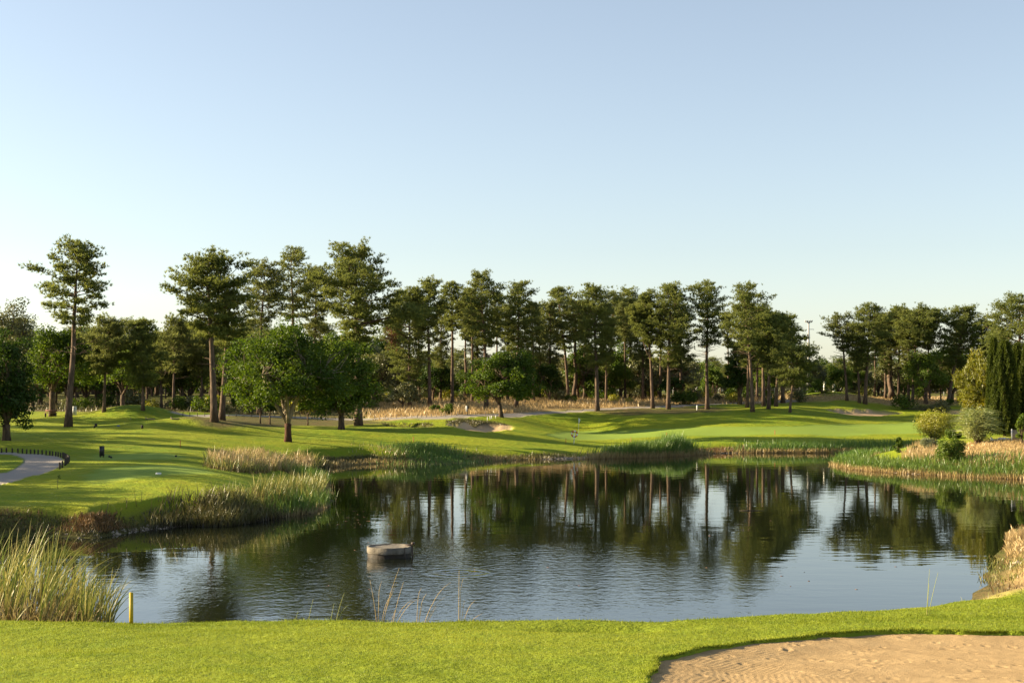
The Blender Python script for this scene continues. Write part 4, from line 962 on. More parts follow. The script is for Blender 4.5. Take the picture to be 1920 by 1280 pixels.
acc = Acc(); cR = at(805, 858, 60); n_ = 3600; q_ = rg.normal(0, 1, (n_, 2)) * np.array([2.3, 2.0]); B = np.stack([cR.x + q_[:, 0], cR.y + q_[:, 1], np.zeros(n_)], 1); B[:, 2] = np.maximum(height(B[:, 0], B[:, 1]), -.15)
for lo, hi, f_ in ((0, .8, 1.), (.8, 1.5, .8), (1.5, 9, .55)):
    qq = np.hypot(q_[:, 0] / 2.3, q_[:, 1] / 2.0); kk = (qq >= lo) & (qq < hi); blades(acc, rg, B[kk], .6 * f_, 1.35 * f_, .055, None, .4, 4)
acc.add(np.zeros((0, 3)), np.zeros((0, 3))); stuff(acc, 'blue_green_rushes', M_REED_BLUE, 'blue green rushes on the far shore below the middle bunker')
def reed_stand(pxa, pxb, n, h0, h1, mat, lab, dmin, dmax, s0=-1.3, s1=1.6, name='reed_stand', w=.055):
    acc = Acc(); B = shore_pts(pxa, pxb, n, rg, s0, s1, dmin, dmax); px = 960 + F * B[:, 0] / B[:, 1]
    q = (px - pxa) / (pxb - pxa); k = rg.uniform(0, 1, len(B)) < .25 + .75 * np.sin(np.clip(q, 0, 1) * np.pi) ** .5; B = B[k]
    hh = .55 + .45 * np.sin(np.clip(q[k], 0, 1) * np.pi) ** .6
    dr = np.stack([rg.normal(.12, .1, len(B)), rg.normal(0, .1, len(B)), np.ones(len(B))], 1)
    for lo, hi in ((0, .8), (.8, .93), (.93, 1.1)):
        kk = (hh >= lo) & (hh < hi)
        if kk.any(): blades(acc, rg, B[kk], h0 * hi, h1 * hi, w, dr[kk], .4, 4)
    stuff(acc, name, mat, lab)
reed_stand(1130, 1300, 6000, 1.0, 1.9, M_REED_G, 'bright green reed stand on the far shore below the flag side of the fairway', 138, 168)
reed_stand(1215, 1295, 2600, 1.6, 2.4, M_REED_BLUE, 'deeper green taller reeds in the middle of the far reed stand', 138, 168, -.4, 2.0)
acc = Acc(); B = shore_pts(1110, 1300, 2600, rg, -1.6, -.6, 138, 168); blades(acc, rg, B, .4, 1.1, .05, None, .3, 3); stuff(acc, 'reed_stems', M_REED_TAN, 'tan stems at the foot of the far reed stand')
acc = Acc(); B = shore_pts(1290, 1500, 4200, rg, -.3, 1.6, 138, 170); blades(acc, rg, B, .15, .5, .05, None, .4, 3); stuff(acc, 'shore_weeds', M_REED_BROWN, 'brown weeds on the far bank right of the reed stand')
acc = Acc(); B = shore_pts(1420, 1800, 8000, rg, -1.0, 1.2, 134, 185); blades(acc, rg, B, .7, 1.5, .06, None, .35, 4); stuff(acc, 'far_reed_belt', M_REED_BLUE, 'long belt of green reeds across the far right shore')
acc = Acc(); B = shore_pts(1400, 1660, 2600, rg, -1.5, -.5, 140, 185); blades(acc, rg, B, .4, .9, .05, None, .3, 3); stuff(acc, 'belt_stems', M_REED_TAN, 'tan stems at the waterline of the far right reeds')
# right spit
acc = Acc(); B = shore_pts(1562, 1960, 9000, rg, -.3, 3.2, 100, 136); blades(acc, rg, B, .4, 1.1, .045, None, .4, 4); stuff(acc, 'spit_reeds', M_REED_G, 'yellow green reeds along the right spit')
acc = Acc(); B = shore_pts(1562, 1990, 5000, rg, -.6, .6, 100, 136); blades(acc, rg, B, .2, .65, .04, None, .35, 3); stuff(acc, 'spit_stems', M_REED_TAN, 'tan reed stems at the waterline of the right spit')
acc = Acc(); B = ground_pts(Z_DRY[3], 9000, rg); blades(acc, rg, B, .12, .4, .035, None, .6, 2); stuff(acc, 'spit_dry_grass', M_STRAW, 'short golden dry grass on the right bank')
acc = Acc(); B = ground_pts(poly_px([(1690, 862), (1720, 840), (1745, 838), (1770, 850), (1730, 866)]), 1500, rg); blades(acc, rg, B, .5, 1.2, .04, None, .5, 3); stuff(acc, 'tan_grass_clump', M_STRAW, 'pale tan grass clump among the spit bushes')
# near right bank
acc = Acc(); B = shore_pts(1870, 2000, 2600, rg, -.1, 1.2, 56, 66, .35); B = B[960 + F * B[:, 0] / B[:, 1] > 1886]; blades(acc, rg, B, .2, .5, .03, None, .8, 4); stuff(acc, 'golden_tussock', M_STRAW, 'golden tussock grass at the right edge of the pond')
acc = Acc(); B = shore_pts(1836, 1960, 500, rg, -.5, 1.0, 43, 56, .5); blades(acc, rg, B, .12, .4, .022, None, .8, 4); stuff(acc, 'weedy_margin', M_REED_MIX, 'thin weeds in the shallow right hand corner')
acc = Acc(); B = ground_pts(Z_DRY[2], 2600, rg); B = B[vnoise(B[:, 0], B[:, 1], .8, 75) > -.3]; blades(acc, rg, B, .08, .34, .02, None, .9, 3); stuff(acc, 'bank_weeds', M_REED_BROWN, 'brown dry weeds on the near right bank')
# dry grass slopes
acc = Acc(); B = ground_pts(Z_DRY[0], 26000, rg); B = B[sdist(B[:, 0], B[:, 1], PATH2, False) > 1.4]; k = vnoise(B[:, 0], B[:, 1], 3, 60) > -.5; blades(acc, rg, B[k], .4, 1.05, .07, None, .6, 2); stuff(acc, 'dry_grass_slope', M_STRAW, 'pale dry grass on the slope behind the path')
acc = Acc(); B = ground_pts(Z_DRY[1], 7000, rg); blades(acc, rg, B, .1, .4, .08, None, .6, 2); stuff(acc, 'dry_grass_flat', M_STRAW, 'short dry grass under the far right pines')
acc = Acc(); B = ground_pts(Z_LITTER[2], 9000, rg); blades(acc, rg, B, .3, .9, .07, None, .6, 2); stuff(acc, 'undergrowth_grass', M_REED_DARK, 'shaded undergrowth grass in the left hand wood')
for zp, lab in ((Z_SHADE_SOIL[1], 'shaggy dark grass on the back face of the middle bunker'), (Z_SHADE_SOIL[0], 'shaggy dark grass on the hidden bunker face left of the middle bunker'), (Z_SHADE_SOIL[2], 'shaggy dark grass on the small mound at the far right')):
    acc = Acc(); B = ground_pts(zp, 3000, rg); B = B[np.minimum.reduce([sdist(B[:, 0], B[:, 1], q_) for q_ in Z_SAND]) > .15][:1500]; blades(acc, rg, B, .12, .35, .06, None, .6, 2); stuff(acc, 'shaggy_grass', M_REED_DARK, lab)
# near lawn blades
def near_lawn():
    acc = Acc(); n = 320000; d = np.sqrt(rg.uniform(25 ** 2, 43.5 ** 2, n)); x = rg.uniform(-.40, .40, n) * d
    s = sdist(x, d, SHORE); b = sdist(x, d, BUNK); k = (s > .35) & (b > -.02); x, d, b = x[k], d[k], b[k]; n = len(x)
    z = hfull(x, d) - .005; lip = np.exp(-(b / .10) ** 2)
    hh = rg.uniform(.020, .045, n) * (1 + 1.2 * lip + .5 * sstep(.1, .7, vnoise(x, d, .7, 80)))
    az = rg.uniform(0, 6.28, n); ln = rg.uniform(.1, .7, n); dv = np.stack([np.cos(az) * ln, np.sin(az) * ln, np.ones(n)], 1)
    B = np.stack([x, d, z], 1); wv = .007 * rg.uniform(.7, 1.3, n); a2 = rg.uniform(0, 3.14, n); sd = np.stack([np.cos(a2), np.sin(a2), np.zeros(n)], 1)
    V = np.stack([B - sd * wv[:, None], B + sd * wv[:, None], B + unit(dv) * hh[:, None]], 1).reshape(-1, 3)
    tn = np.clip(.5 + .28 * vnoise(x * .4, d, 1.2, 81) + .25 * vnoise(x * .5, d, 3.1, 83) + .22 * vnoise(x, d, .35, 82) + rg.normal(0, .13, n), 0, 1)
    acc.add(V, np.arange(n * 3).reshape(-1, 3), np.repeat(tn, 3), np.tile([.5, .5, 1.], n))
    # longer ragged fringe along the lip and the crest
    m = 9000; t = rg.integers(0, len(BUNK), m); t2 = (t + 1) % len(BUNK); u = rg.uniform(0, 1, (m, 1)); p = BUNK[t] * (1 - u) + BUNK[t2] * u + rg.normal(0, .07, (m, 2)); k = p[:, 1] > 27; p = p[k]
    bb = sdist(p[:, 0], p[:, 1], BUNK); p = p[(bb > -.05) & (vnoise(p[:, 0], p[:, 1], .5, 93) > rg.uniform(-1, .6, len(p)))]; zz = height(p[:, 0], p[:, 1])
    blades(acc, rg, np.concatenate([p, zz[:, None] - .01], 1), .05, .15, .014, None, 1.3, 2)
    m = 9000; d2 = rg.uniform(36.6, 38.3, m); x2 = rg.uniform(-.40, .40, m) * d2; k = (vnoise(x2, d2, .9, 95) > rg.uniform(-.9, .9, m)) & (sdist(x2, d2, SHORE) > .2); x2, d2 = x2[k], d2[k]
    blades(acc, rg, np.stack([x2, d2, height(x2, d2) - .01], 1), .05, .15, .012, None, .9, 2)
    stuff(acc, 'lawn_grass', M_LAWN, 'short sunlit grass blades of the near lawn')
near_lawn()

# single reed stalks along the near edge: clumps of stalks
M_STALK = simple_mat('dry_reed_stalk', (.46, .33, .15), (.34, .23, .09), .7, 10)
M_STALK_G = simple_mat('green_reed_stalk', (.22, .26, .05), (.30, .27, .08), .7, 10)
def stalk_clump(items, label, mat):
    x0 = (items[0][0] - 960) / F * 38.2
    root = thing('reed_clump', (x0, 38.2, .2), label, 'plant', 'single reeds along the near edge of the pond')
    for (bx, tx, ty, curl) in items:
        acc = Acc(); X = (bx - 960) / F * 38.2 - x0; Hh = (1178 - ty) * 38.2 / F; dx = (tx - bx) * 38.2 / F
        t = np.linspace(0, 1, 9); P = np.stack([X + dx * t ** 1.6, -.05 * t, -.25 + (Hh + .25) * t - curl * Hh * .12 * t ** 5], 1)
        P[-1, 0] += curl * .06; P[-2, 0] += curl * .02
        acc.tube(P, np.linspace(.011, .004, 9), 5); part(acc, 'stalk', mat, root, smooth=True)
stalk_clump([(708, 694, 1082, 0), (709, 712, 1072, 1), (712, 732, 1100, 1), (716, 749, 1060, 0), (714, 744, 1086, 0)], 'tallest tan reed clump left of centre in front of the pond', M_STALK)
stalk_clump([(730, 772, 1110, 1), (736, 782, 1108, 1), (728, 744, 1132, 0), (734, 757, 1086, 0)], 'bent tan reeds leaning right beside the tallest clump', M_STALK)
stalk_clump([(781, 786, 1086, 1), (783, 796, 1098, 1), (782, 792, 1130, 0)], 'pair of straight hooked reeds in the centre', M_STALK)
stalk_clump([(790, 842, 1074, 1), (792, 830, 1106, 1), (794, 818, 1132, 0)], 'long tan reeds slanting right just past the centre', M_STALK)
stalk_clump([(860, 861, 1064, 0), (862, 865, 1066, 1), (864, 888, 1112, 1), (866, 902, 1140, 1), (863, 871, 1120, 0)], 'upright pale reeds with green feet right of the slanting reeds', M_STALK)
stalk_clump([(617, 627, 1126, 0), (626, 646, 1106, 0), (654, 678, 1156, 0), (627, 650, 1122, 1)], 'short green reed shoots left of the tall tan clump', M_STALK_G)
stalk_clump([(548, 560, 1140, 0), (575, 588, 1118, 0)], 'two faint green shoots far left of the tan clumps', M_STALK_G)
stalk_clump([(1736, 1742, 1062, 0), (1737, 1758, 1068, 0), (1737, 1741, 1090, 0)], 'lone green reed shoot at the right of the near edge', M_STALK_G)

# ------------------------------------------------------------------ rocks
def rock(acc, rng, c, s):
    th = np.array([[0, 0, 1], [1, 0, .1], [.3, .95, 0], [-.8, .6, .1], [-.8, -.6, 0], [.3, -.95, .1], [0, 0, -1.]]) * rng.uniform(.7, 1.15, (7, 1)) * s * np.array([1, .8, .65])
    a_ = rng.uniform(0, 6.28); cr_, sr = math.cos(a_), math.sin(a_); th = np.stack([th[:, 0] * cr_ - th[:, 1] * sr, th[:, 0] * sr + th[:, 1] * cr_, th[:, 2]], 1) + c
    f = [(0, 1, 2), (0, 2, 3), (0, 3, 4), (0, 4, 5), (0, 5, 1), (6, 2, 1), (6, 3, 2), (6, 4, 3), (6, 5, 4), (6, 1, 5)]
    acc.add(th, f)
for (a_, b_, n, s0, s1, dm, dx, lab) in ((980, 1140, 420, .08, .24, 138, 170, 'small grey stones lining the far shore below the life ring'), (1290, 1400, 260, .08, .24, 138, 170, 'small stones on the far shore right of the reed stand'),
                                      (210, 420, 220, .06, .18, 60, 82, 'small stones at the water line of the left bank'), (1630, 1720, 120, .08, .22, 100, 130, 'pale stones at the water line of the right spit')):
    acc = Acc(); B = shore_pts(a_, b_, n, rg, -.45, .5, dm, dx)
    for c in B: rock(acc, rg, c, rg.uniform(s0, s1))
    tag(acc.build('shore_stones', M_ROCK), lab, None, None, 'stuff')
for (px_, py_, s, lab) in ((1908, 1056, .20, 'tan boulder under the golden tussock at the right edge'), (1898, 1062, .12, 'smaller tan rock left of the boulder at the right edge'), (1868, 1015, .10, 'pale round stone left of the golden tussock'), (1916, 1050, .10, 'small rock behind the tan boulder')):
    p = at(px_, py_, 44); acc = Acc(); rock(acc, rg, np.zeros(3), s); rock(acc, rg, np.array([s * .3, s * .2, 0]), s * .7)
    tag(acc.build('rock', M_ROCK, loc=p), lab, 'rock')
p = at(297, 889, 60); acc = Acc(); acc.box((0, 0, .04), (.28, .2, .12)); tag(acc.build('tee_stone', M_WHITE, loc=p), 'white tee marker block on the shaded left tee', 'tee marker')

# ------------------------------------------------------------------ concrete shaft in the pond
def shaft():
    x, y = wpt(730, 1043); rng = np.random.default_rng(3)
    root = thing('concrete_shaft', (x, y, 0), 'round concrete shaft with a dark foot standing in the pond', 'concrete shaft')
    up = Acc(); up.lathe([(.86, .17), (.895, .17), (.90, .18), (.902, .42), (.892, .43), (.82, .432), (.81, .425), (.80, .41), (.4, .405), (.001, .40)], 48, jit=.006, rng=rng)
    up.lathe([(.001, .17), (.86, .17)], 48)
    part(up, 'upper_ring', M_CONC, root)
    lo = Acc(); lo.lathe([(.86, -.5), (.87, .1), (.87, .17)], 48, jit=.006, rng=rng); part(lo, 'lower_ring', M_CONC_DARK, root)  # lower ring coloured much darker than the ring above
    b = Acc()
    for (X, Y) in ((.92, -.12), (.92, .18)): b.tube([(X, Y, -.5), (X, Y, .40), (X - .05, Y, .46), (.62, Y, .46)], .018, 6)
    for zz in (.08, .3): b.tube([(.92, -.12, zz), (.92, .18, zz)], .015, 6)
    part(b, 'ladder', M_STEEL, root)
    c = Acc(); c.tube([(.62, .02, .45), (.98, .02, .5)], .03, 6); c.box((.95, .02, .52), (.14, .12, .10)); part(c, 'pipe_valve', M_STEEL, root)
    d = Acc(); d.tube([(.66, -.63, .42), (.68, -.66, .1), (.68, -.66, -.4)], .012, 5); part(d, 'hanging_cable', M_STEEL, root)
shaft()
acc = Acc(); acc.tube([(-.7, 0, 0), (-.2, .03, .02), (.4, -.02, .01), (.7, .04, .0)], [.015, .03, .025, .01], 6); x, y = wpt(1410, 957)
tag(acc.build('floating_branch', M_WOOD_DARK, loc=(x, y, .0)), 'thin branch floating in the middle right of the pond', 'branch')

acc = Acc()
for k in range(110):
    px_, py_ = (rg.uniform(560, 760), rg.uniform(955, 985)) if k < 60 else (rg.uniform(330, 1700), rg.uniform(900, 1120))
    x, y = wpt(px_, py_)
    if sdist(np.array([x]), np.array([y]), SHORE)[0] > -1: continue
    a_ = rg.uniform(0, 6.28); L_ = rg.uniform(.04, .16); acc.tube([(x, y, .004), (x + math.cos(a_) * L_, y + math.sin(a_) * L_, .006)], [.009, .004], 4)
tag(acc.build('floating_debris', M_TWIG), 'scattered straw and leaf flecks floating on the pond', None, None, 'stuff')
# ------------------------------------------------------------------ stakes, markers, posts
p = at(246, 1169, 30); acc = Acc(); hS = 58 * p.y / F; acc.box((0, 0, hS / 2 - .1), (.095, .06, hS + .2)); acc.box((0, 0, hS + .006), (.088, .054, .012))
tag(acc.build('yellow_stake', M_YEL, loc=p), 'yellow hazard stake at the near edge of the pond', 'stake')
for (px_, py_, lab) in ((775, 829, 'thin red stake on the lawn below the middle bunker'), (1061, 831, 'thin red stake left of the life ring'), (1183, 828, 'thin red stake behind the left end of the bright reed stand'),
                        (1250, 820, 'thin red stake behind the right part of the bright reed stand'), (1453, 815, 'thin red stake on the fairway edge at the right'), (338, 838, 'thin red stake on the sunlit left lawn')):
    p = at(px_, py_, 60); acc = Acc(); acc.tube([(0, 0, -.1), (0, 0, .55)], .028, 6); acc.tube([(0, 0, .55), (0, 0, .58)], [.03, .01], 6)
    tag(acc.build('red_stake', M_RED, loc=p), lab, 'stake', 'red hazard stakes')
p = at(1307, 769, 60); acc = Acc(); acc.tube([(0, 0, -.1), (0, 0, .72), (0, 0, .76)], [.09, .09, .05], 10); acc.box((0, -.0, .5), (.2, .02, .1)); tag(acc.build('distance_post', M_WHITE, loc=p), 'white distance post left of the solitary pine', 'post')
# flag
p = at(1085, 812, 60); root = thing('golf_flag', p, 'flagstick with a limp pale flag on the far green', 'flag')
acc = Acc(); acc.tube([(0, 0, -.05), (0, 0, 2.05)], .022, 6); part(acc, 'flagstick', M_WHITE, root)
acc = Acc()
zz = np.linspace(2.0, 1.45, 7); V = []
for i, z in enumerate(zz): V += [(.02, 0, z), (.10 + .04 * math.sin(i * 1.3), -.05 * math.sin(i), z - .06), (.2 - .015 * i, .05 * math.cos(i), z - .13)]
ff = []
for i in range(6):
    for j in range(2): k = i * 3 + j; ff += [(k, k + 1, k + 4), (k, k + 4, k + 3)]
acc.add(V, ff); part(acc, 'flag_cloth', M_WHITE, root)
# life ring
p = at(1077, 832, 60); root = thing('life_ring', p, 'orange and white life ring on a white post at the far shore', 'life ring')
acc = Acc(); acc.tube([(-.08, .06, -.1), (0, .06, .75), (.0, .06, 1.2)], .05, 8); part(acc, 'post', M_WHITE, root)
for k in range(8):
    acc = Acc(); an = np.linspace(k * math.pi / 4 + (.0 if k % 2 == 0 else .09), (k + 1) * math.pi / 4 - (.0 if k % 2 == 0 else .09), 6) + .2
    if k % 2: an = np.linspace(k * math.pi / 4 + .07, (k + 1) * math.pi / 4 - .07, 6) + .2
    else: an = np.linspace(k * math.pi / 4 - .07, (k + 1) * math.pi / 4 + .07, 6) + .2
    acc.tube(np.stack([np.cos(an) * .31, np.full(6, -.04), 1.1 + np.sin(an) * .31], 1), .085, 8); part(acc, 'float_section', M_ORANGE if k % 2 == 0 else M_WHITE, root, smooth=True)
# leaning dark tee board
p = at(191, 857, 60); root = thing('tee_board', p, 'dark leaning tee sign board on the shaded left tee', 'sign')
acc = Acc(); acc.box((0, 0, .45), (.50, .05, .72), R_(68), (.0, .0)); part(acc, 'panel', M_BLACK, root)
acc = Acc(); acc.box((-.07, -.14, .14), (.06, .06, .5)); part(acc, 'post', M_WOOD_DARK, root); acc = Acc(); acc.box((.07, .14, .14), (.06, .06, .5)); part(acc, 'post', M_WOOD_DARK, root)
for (px_, py_, lab) in ((205, 857, 'left of two small dark tee balls right of the tee board'), (208.5, 858.5, 'right of two small dark tee balls right of the tee board'), (330, 856, 'lone small dark tee ball farther right on the tee')):
    p = at(px_, py_, 60); acc = Acc(); acc.lathe([(.02, -.03), (.07, .02), (.08, .07), (.05, .12), (.001, .13)], 12); tag(acc.build('tee_ball', M_BLACK, loc=p), lab, 'tee marker', 'small dark tee balls')
for (px_, py_, h, r, lab) in ((177, 802, .22, .09, 'short log tee marker, left one by the lone pine'), (180, 799, .26, .13, 'thicker log tee marker, right one by the lone pine'), (266.5, 803, .32, .12, 'single log tee marker casting a long shadow on the left mound')):
    p = at(px_, py_, 60); acc = Acc(); acc.tube([(0, 0, -.05), (0, 0, h), (.0, 0, h + .02)], [r, r, r * .8], 10); tag(acc.build('log_marker', M_WOOD_DARK, loc=p), lab, 'tee marker', 'log tee markers')
p = at(222, 799, 60); acc = Acc(); acc.lathe([(.16, 0), (.15, .06), (.09, .12), (.001, .14)], 14); tag(acc.build('tee_dome', M_BLUE, loc=p), 'low pale blue tee marker dome on the left mound', 'tee marker')
# planks round the rear tee
for (xa, ya, xb, yb, lab) in ((274, 786, 290, 787, 'left low timber plank edging the rear tee'), (322, 787, 336, 785, 'right low timber plank edging the rear tee')):
    A = at(xa, ya, 60); B = at(xb, yb, 60); acc = Acc(); L = (B - A).length; acc.box((0, 0, .06), (L, .08, .14), math.atan2(B.y - A.y, B.x - A.x)); acc.box((-L / 2, 0, .12), (.09, .1, .3))
    tag(acc.build('timber_edging', M_WOOD_GREY, loc=(A + B) / 2), lab, 'timber edging')
p = at(245, 786, 60); acc = Acc(); acc.tube([(0, 0, -.05), (0, 0, .22)], .04, 6); acc.tube([(0, 0, .22), (0, 0, .25)], [.05, .02], 6); tag(acc.build('short_peg', M_WOOD_GREY, loc=p), 'short pale peg left of the timber planks', 'peg')
# bollards round the left path
GP = 'dark wooden bollards round the left cart path'; bol = None
def bollard(p, h, r, lab):
    global bol
    if bol is None:
        acc = Acc(); acc.tube([(0, 0, -.1), (0, 0, .3), (0, 0, .33)], [.055, .055, .03], 8); bol = acc.build('path_bollard', M_WOOD_DARK, loc=p); o = bol
    else: o = bol.copy(); COL.objects.link(o); o.location = p
    o.scale = (r, r, h / .33); tag(o, lab, 'bollard', GP)
LBk, LFr = 'dark wooden bollard in the row along the far side of the left path', 'dark wooden bollard in the cluster at the bend of the left path'
for px_, py_ in ((-20, 849), (-8, 849), (3, 849), (12, 848.5), (23, 849), (33.5, 849.5), (42, 850), (50, 851), (57.5, 851.2), (64.6, 851.5), (71.5, 852), (79, 852.5), (86.5, 853.2), (93.4, 854), (98.5, 855), (104.6, 855.5), (109, 856.5), (113.6, 857.5)):
    bollard(at(px_, py_ - .7, 60), .34, 1, LBk)
for px_, py_ in ((116.5, 859), (119, 860.5), (121.5, 862), (124, 863.5), (126.5, 865), (128, 866.5), (126, 869), (123, 871), (120.5, 873), (115.5, 877), (110.5, 879.5)):
    bollard(at(px_ + 1.5, py_ - .5, 60), .42, 1.1, LFr)
# short posts along the middle path
def post_row(pxs, ylo, lab, grp, mat):
    first_ = None
    for px_, py_ in zip(pxs, ylo):
        p = at(px_, py_, 60)
        if first_ is None:
            acc = Acc(); acc.tube([(0, 0, -.1), (0, 0, .40), (0, 0, .43)], [.05, .05, .03], 6); first_ = acc.build('path_post', mat, loc=p); o = first_
        else: o = first_.copy(); COL.objects.link(o); o.location = p
        tag(o, lab, 'post', grp)
post_row([702, 712, 722.6, 733, 743.4, 753.4, 762.4, 772, 782.4, 790, 800, 809, 818.5, 827, 835, 846, 858], [784.5, 784.5, 784, 784, 783.8, 783.5, 783.2, 783, 782.5, 782, 781.7, 781.4, 781, 780.6, 780.2, 779.6, 779], 'short pale post of the row along the path left of the middle bunker', 'short posts along the middle path', M_WOOD_GREY)
post_row([343, 356, 370, 384, 429, 443, 457, 471], [779, 779.5, 780, 780, 780.5, 781, 781, 781.3], 'short dark post of the row along the path behind the thick trunked pine', 'short posts along the left path', M_WOOD_DARK)
for (px_, py_, h, lab) in ((914, 788, .42, 'leftmost short white peg below the smaller round oak'), (919, 786, .4, 'second short white peg below the smaller round oak'), (922, 784.5, .36, 'third short white peg below the smaller round oak'), (929.5, 784, .36, 'rightmost short white peg below the smaller round oak'), (910, 778, .5, 'tan peg at the path edge left of the smaller round oak')):
    p = at(px_, py_, 60); acc = Acc(); acc.tube([(0, 0, -.1), (0, 0, h), (0, 0, h + .03)], [.045, .045, .02], 6); tag(acc.build('white_peg', M_WHITE if py_ > 780 else M_WOOD_GREY, loc=p), lab, 'peg', 'short pegs below the smaller oak')
p = at(877, 778, 60); root = thing('path_sign', p, 'slim white and dark sign post beside the path above the middle bunker', 'sign')
acc = Acc(); acc.tube([(0, 0, -.1), (0, 0, 1.15)], .05, 6); part(acc, 'post', M_WOOD_DARK, root)
acc = Acc(); acc.box((-.16, 0, .85), (.2, .12, .75)); part(acc, 'white_panel', M_WHITE, root)
for zz in (.92, 1.1): acc = Acc(); acc.box((.1, -.02, zz), (.3, .05, .12)); part(acc, 'sign_board', M_BLACK, root)
p = at(1446, 753.5, 60); root = thing('marker_post', p, 'short blue post with a pale top between the right clump trunks', 'post')
acc = Acc(); acc.tube([(0, 0, -.1), (0, 0, .55)], .13, 8); part(acc, 'post', M_BLUE, root); acc = Acc(); acc.tube([(0, 0, .552), (0, 0, .8), (0, 0, .86)], [.15, .15, .08], 8); part(acc, 'cap', M_WHITE, root)
# utility cabinet and bench by the lone pine
p = at(139, 778, 60); root = thing('utility_cabinet', p, 'pale utility cabinet right of the lone pine trunk', 'cabinet')
acc = Acc(); acc.box((0, 0, .5), (.5, .3, 1.0)); part(acc, 'body', M_WHITE, root); acc = Acc(); acc.box((0, 0, 1.022), (.56, .36, .04)); part(acc, 'lid', M_GALV, root); acc = Acc(); acc.box((0, -.157, .5), (.4, .01, .8)); part(acc, 'door', M_GALV, root)
p = at(95, 781, 60); root = thing('picnic_bench', p, 'brown wooden bench under the wide leafy tree', 'bench')
acc = Acc(); acc.box((0, 0, .45), (1.4, .4, .06)); part(acc, 'seat', M_TWIG, root); acc = Acc(); acc.box((0, .22, .7), (1.4, .05, .25)); part(acc, 'backrest', M_TWIG, root)
for sx in (-.6, .6): acc = Acc(); acc.box((sx, 0, .17), (.08, .36, .5)); part(acc, 'leg', M_WOOD_DARK, root)
# wilted sapling on the bank
p = at(109, 917, 50); root = thing('wilted_sapling', p, 'thin wilted sapling on the left bank', 'plant')
acc = Acc(); acc.tube([(0, 0, -.05), (-.04, 0, .25), (-.02, 0, .55), (.06, 0, .72)], [.014, .012, .01, .006], 5); acc.tube([(-.03, 0, .45), (.12, .05, .55)], [.008, .004], 4); part(acc, 'stem', M_BARK_DARK, root)
acc = Acc(); c = np.array([.05, 0, .68]) + rg.normal(0, .05, (30, 3)); leaves(acc, rg, c, rg.normal(size=(30, 3)), .09, rg.uniform(0, 1, 30)); part(acc, 'foliage', M_OAK_D, root)
# floodlight mast
p = atd(1516, 262); root = thing('floodlight_mast', p, 'floodlight mast rising behind the right hand pine clump', 'mast'); m_ = 262 / F; yb = HZ - (p.z - H) / m_
z1 = (yb - 604) * m_
acc = Acc(); acc.tube([(0, 0, -.2), (0, 0, z1 * .5), (0, 0, z1)], [.32, .26, .16], 10); part(acc, 'pole', M_GALV, root)
acc = Acc(); acc.box((0, 0, z1), (1.3, .1, .1)); acc.box((0, 0, z1 - .12), (.5, .3, .16)); part(acc, 'crossbar', M_GALV, root)
for q in (-.55, -.18, .18, .55): acc = Acc(); acc.box((q, -.1, z1 + .2), (.26, .24, .28), 0, (.15 * (1 if q > 0 else -1), -.3)); part(acc, 'floodlight', M_GALV, root)
acc = Acc(); acc.tube([(-.1, 0, z1 - 1.3), (.95, 0, z1 - 1.3), (.95, 0, z1 - 1.42)], .05, 6); part(acc, 'side_arm', M_GALV, root)
# white gate
p = atd(1546, 240); q = atd(1563.5, 242); root = thing('gate_posts', p, 'two white gate posts with a dark rail behind the bunker mound', 'gate')
for v in (p, q): acc = Acc(); acc.box((v.x - p.x, v.y - p.y, .75 + v.z - p.z), (.34, .34, 1.9)); acc.box((v.x - p.x, v.y - p.y, 1.76 + v.z - p.z), (.42, .42, .1)); part(acc, 'gate_post', M_WHITE, root)
for zz in (.5, .95): acc = Acc(); acc.tube([(0.18, 0, zz), (q.x - p.x - .18, q.y - p.y, zz + q.z - p.z)], .04, 5); part(acc, 'rail', M_WOOD_DARK, root)
# wire fence in front of the far wood
fp = [atd(px_, 258 + 4 * math.sin(px_ * .01)) for px_ in (1050, 1094, 1137, 1176, 1213, 1262, 1305, 1348, 1382, 1415.5, 1434, 1452, 1468, 1500, 1530, 1575, 1601, 1628, 1656, 1690, 1730, 1770)]
root = thing('wire_fence', fp[0], 'wire fence with cranked concrete posts in front of the far wood', 'fence'); o0 = fp[0]
for v in fp:
    a0 = v - o0; acc = Acc(); acc.tube([(a0.x, a0.y, a0.z - .1), (a0.x, a0.y, a0.z + 1.75), (a0.x + .28, a0.y - .1, a0.z + 2.0)], .055, 5); part(acc, 'fence_post', M_GALV, root)
for zz in (.4, .9, 1.4, 1.75):
    acc = Acc(); acc.tube([(v.x - o0.x, v.y - o0.y, v.z - o0.z + zz) for v in fp], .012, 3, False); part(acc, 'wire', M_GALV, root)
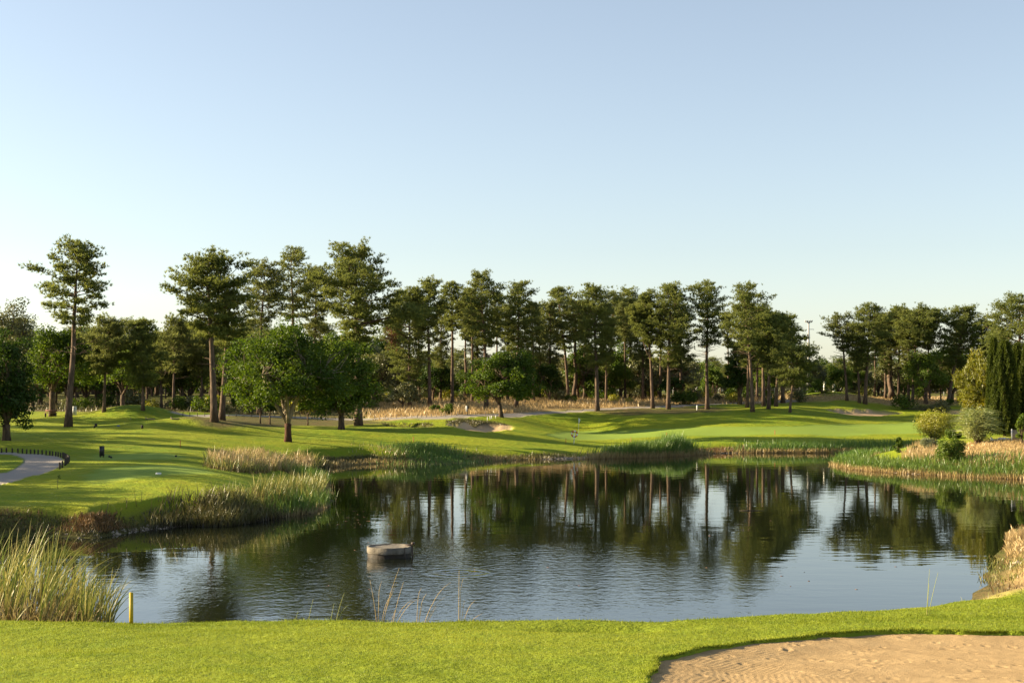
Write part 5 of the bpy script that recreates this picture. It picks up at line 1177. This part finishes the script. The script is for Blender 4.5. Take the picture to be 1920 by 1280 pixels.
# brush piles by the fence
for (a_, b_, lab) in ((1360, 1424, 'heap of dry reddish brushwood by the wire fence, left of the clump'), (1452, 1502, 'heap of dry brushwood by the wire fence, behind the right end of the clump')):
    p = atd((a_ + b_) / 2, 246); acc = Acc(); hw = (b_ - a_) / 2 * 246 / F
    for k in range(260):
        c = np.array([rg.uniform(-hw, hw), rg.uniform(-1, 1), 0]); c[2] = rg.uniform(0, 1.1) * math.sqrt(max(.05, 1 - (c[0] / hw) ** 2)); d = unit(rg.normal(size=3) * np.array([1, 1, .5])) * rg.uniform(.4, .9); acc.tube([c - d, c, c + d + rg.normal(0, .1, 3)], [.02, .02, .01], 3, False)
    tag(acc.build('brush_pile', M_TWIG, loc=p), lab, None, None, 'stuff')
# low white wall and grey boards by the cypress
A = at(1858, 826.5, 60); root = thing('low_white_wall', A, 'low broken white wall at the foot of the front cypress', 'wall'); m_ = A.y / F
for (xa, xb, h0, h1) in ((0, 4.5, 8, 4), (5.5, 14, 4, 3.5), (14.2, 28, 6, 6.5), (30.5, 38, 6, 4)):
    acc = Acc(); L = (xb - xa) * m_ - .02; hh = h0 * m_; V = [(0, 0, -.1), (L, 0, -.1), (L, .15, -.1), (0, .15, -.1), (0, 0, hh), (L, 0, h1 * m_), (L, .15, h1 * m_), (0, .15, hh)]
    V = np.array(V) + np.array([xa * m_, 0, 0]); q = [(0, 3, 2, 1), (4, 5, 6, 7), (0, 1, 5, 4), (1, 2, 6, 5), (2, 3, 7, 6), (3, 0, 4, 7)]
    acc.add(V, [t for a_, b_, c_, d_ in q for t in ((a_, b_, c_), (a_, c_, d_))]); part(acc, 'wall_piece', M_WHITE, root)
A = at(1897, 826.5, 60); root = thing('board_fence', A, 'short grey board fence with a white post right of the front cypress', 'fence')
acc = Acc(); acc.box((0, 0, .5), (.08, .08, 1.1)); part(acc, 'post', M_WHITE, root)
for k in range(5): acc = Acc(); acc.box((.14 + k * .12, .04, .45 + .01 * (k % 2)), (.105, .03, 1.0)); part(acc, 'board', M_WOOD_GREY, root)
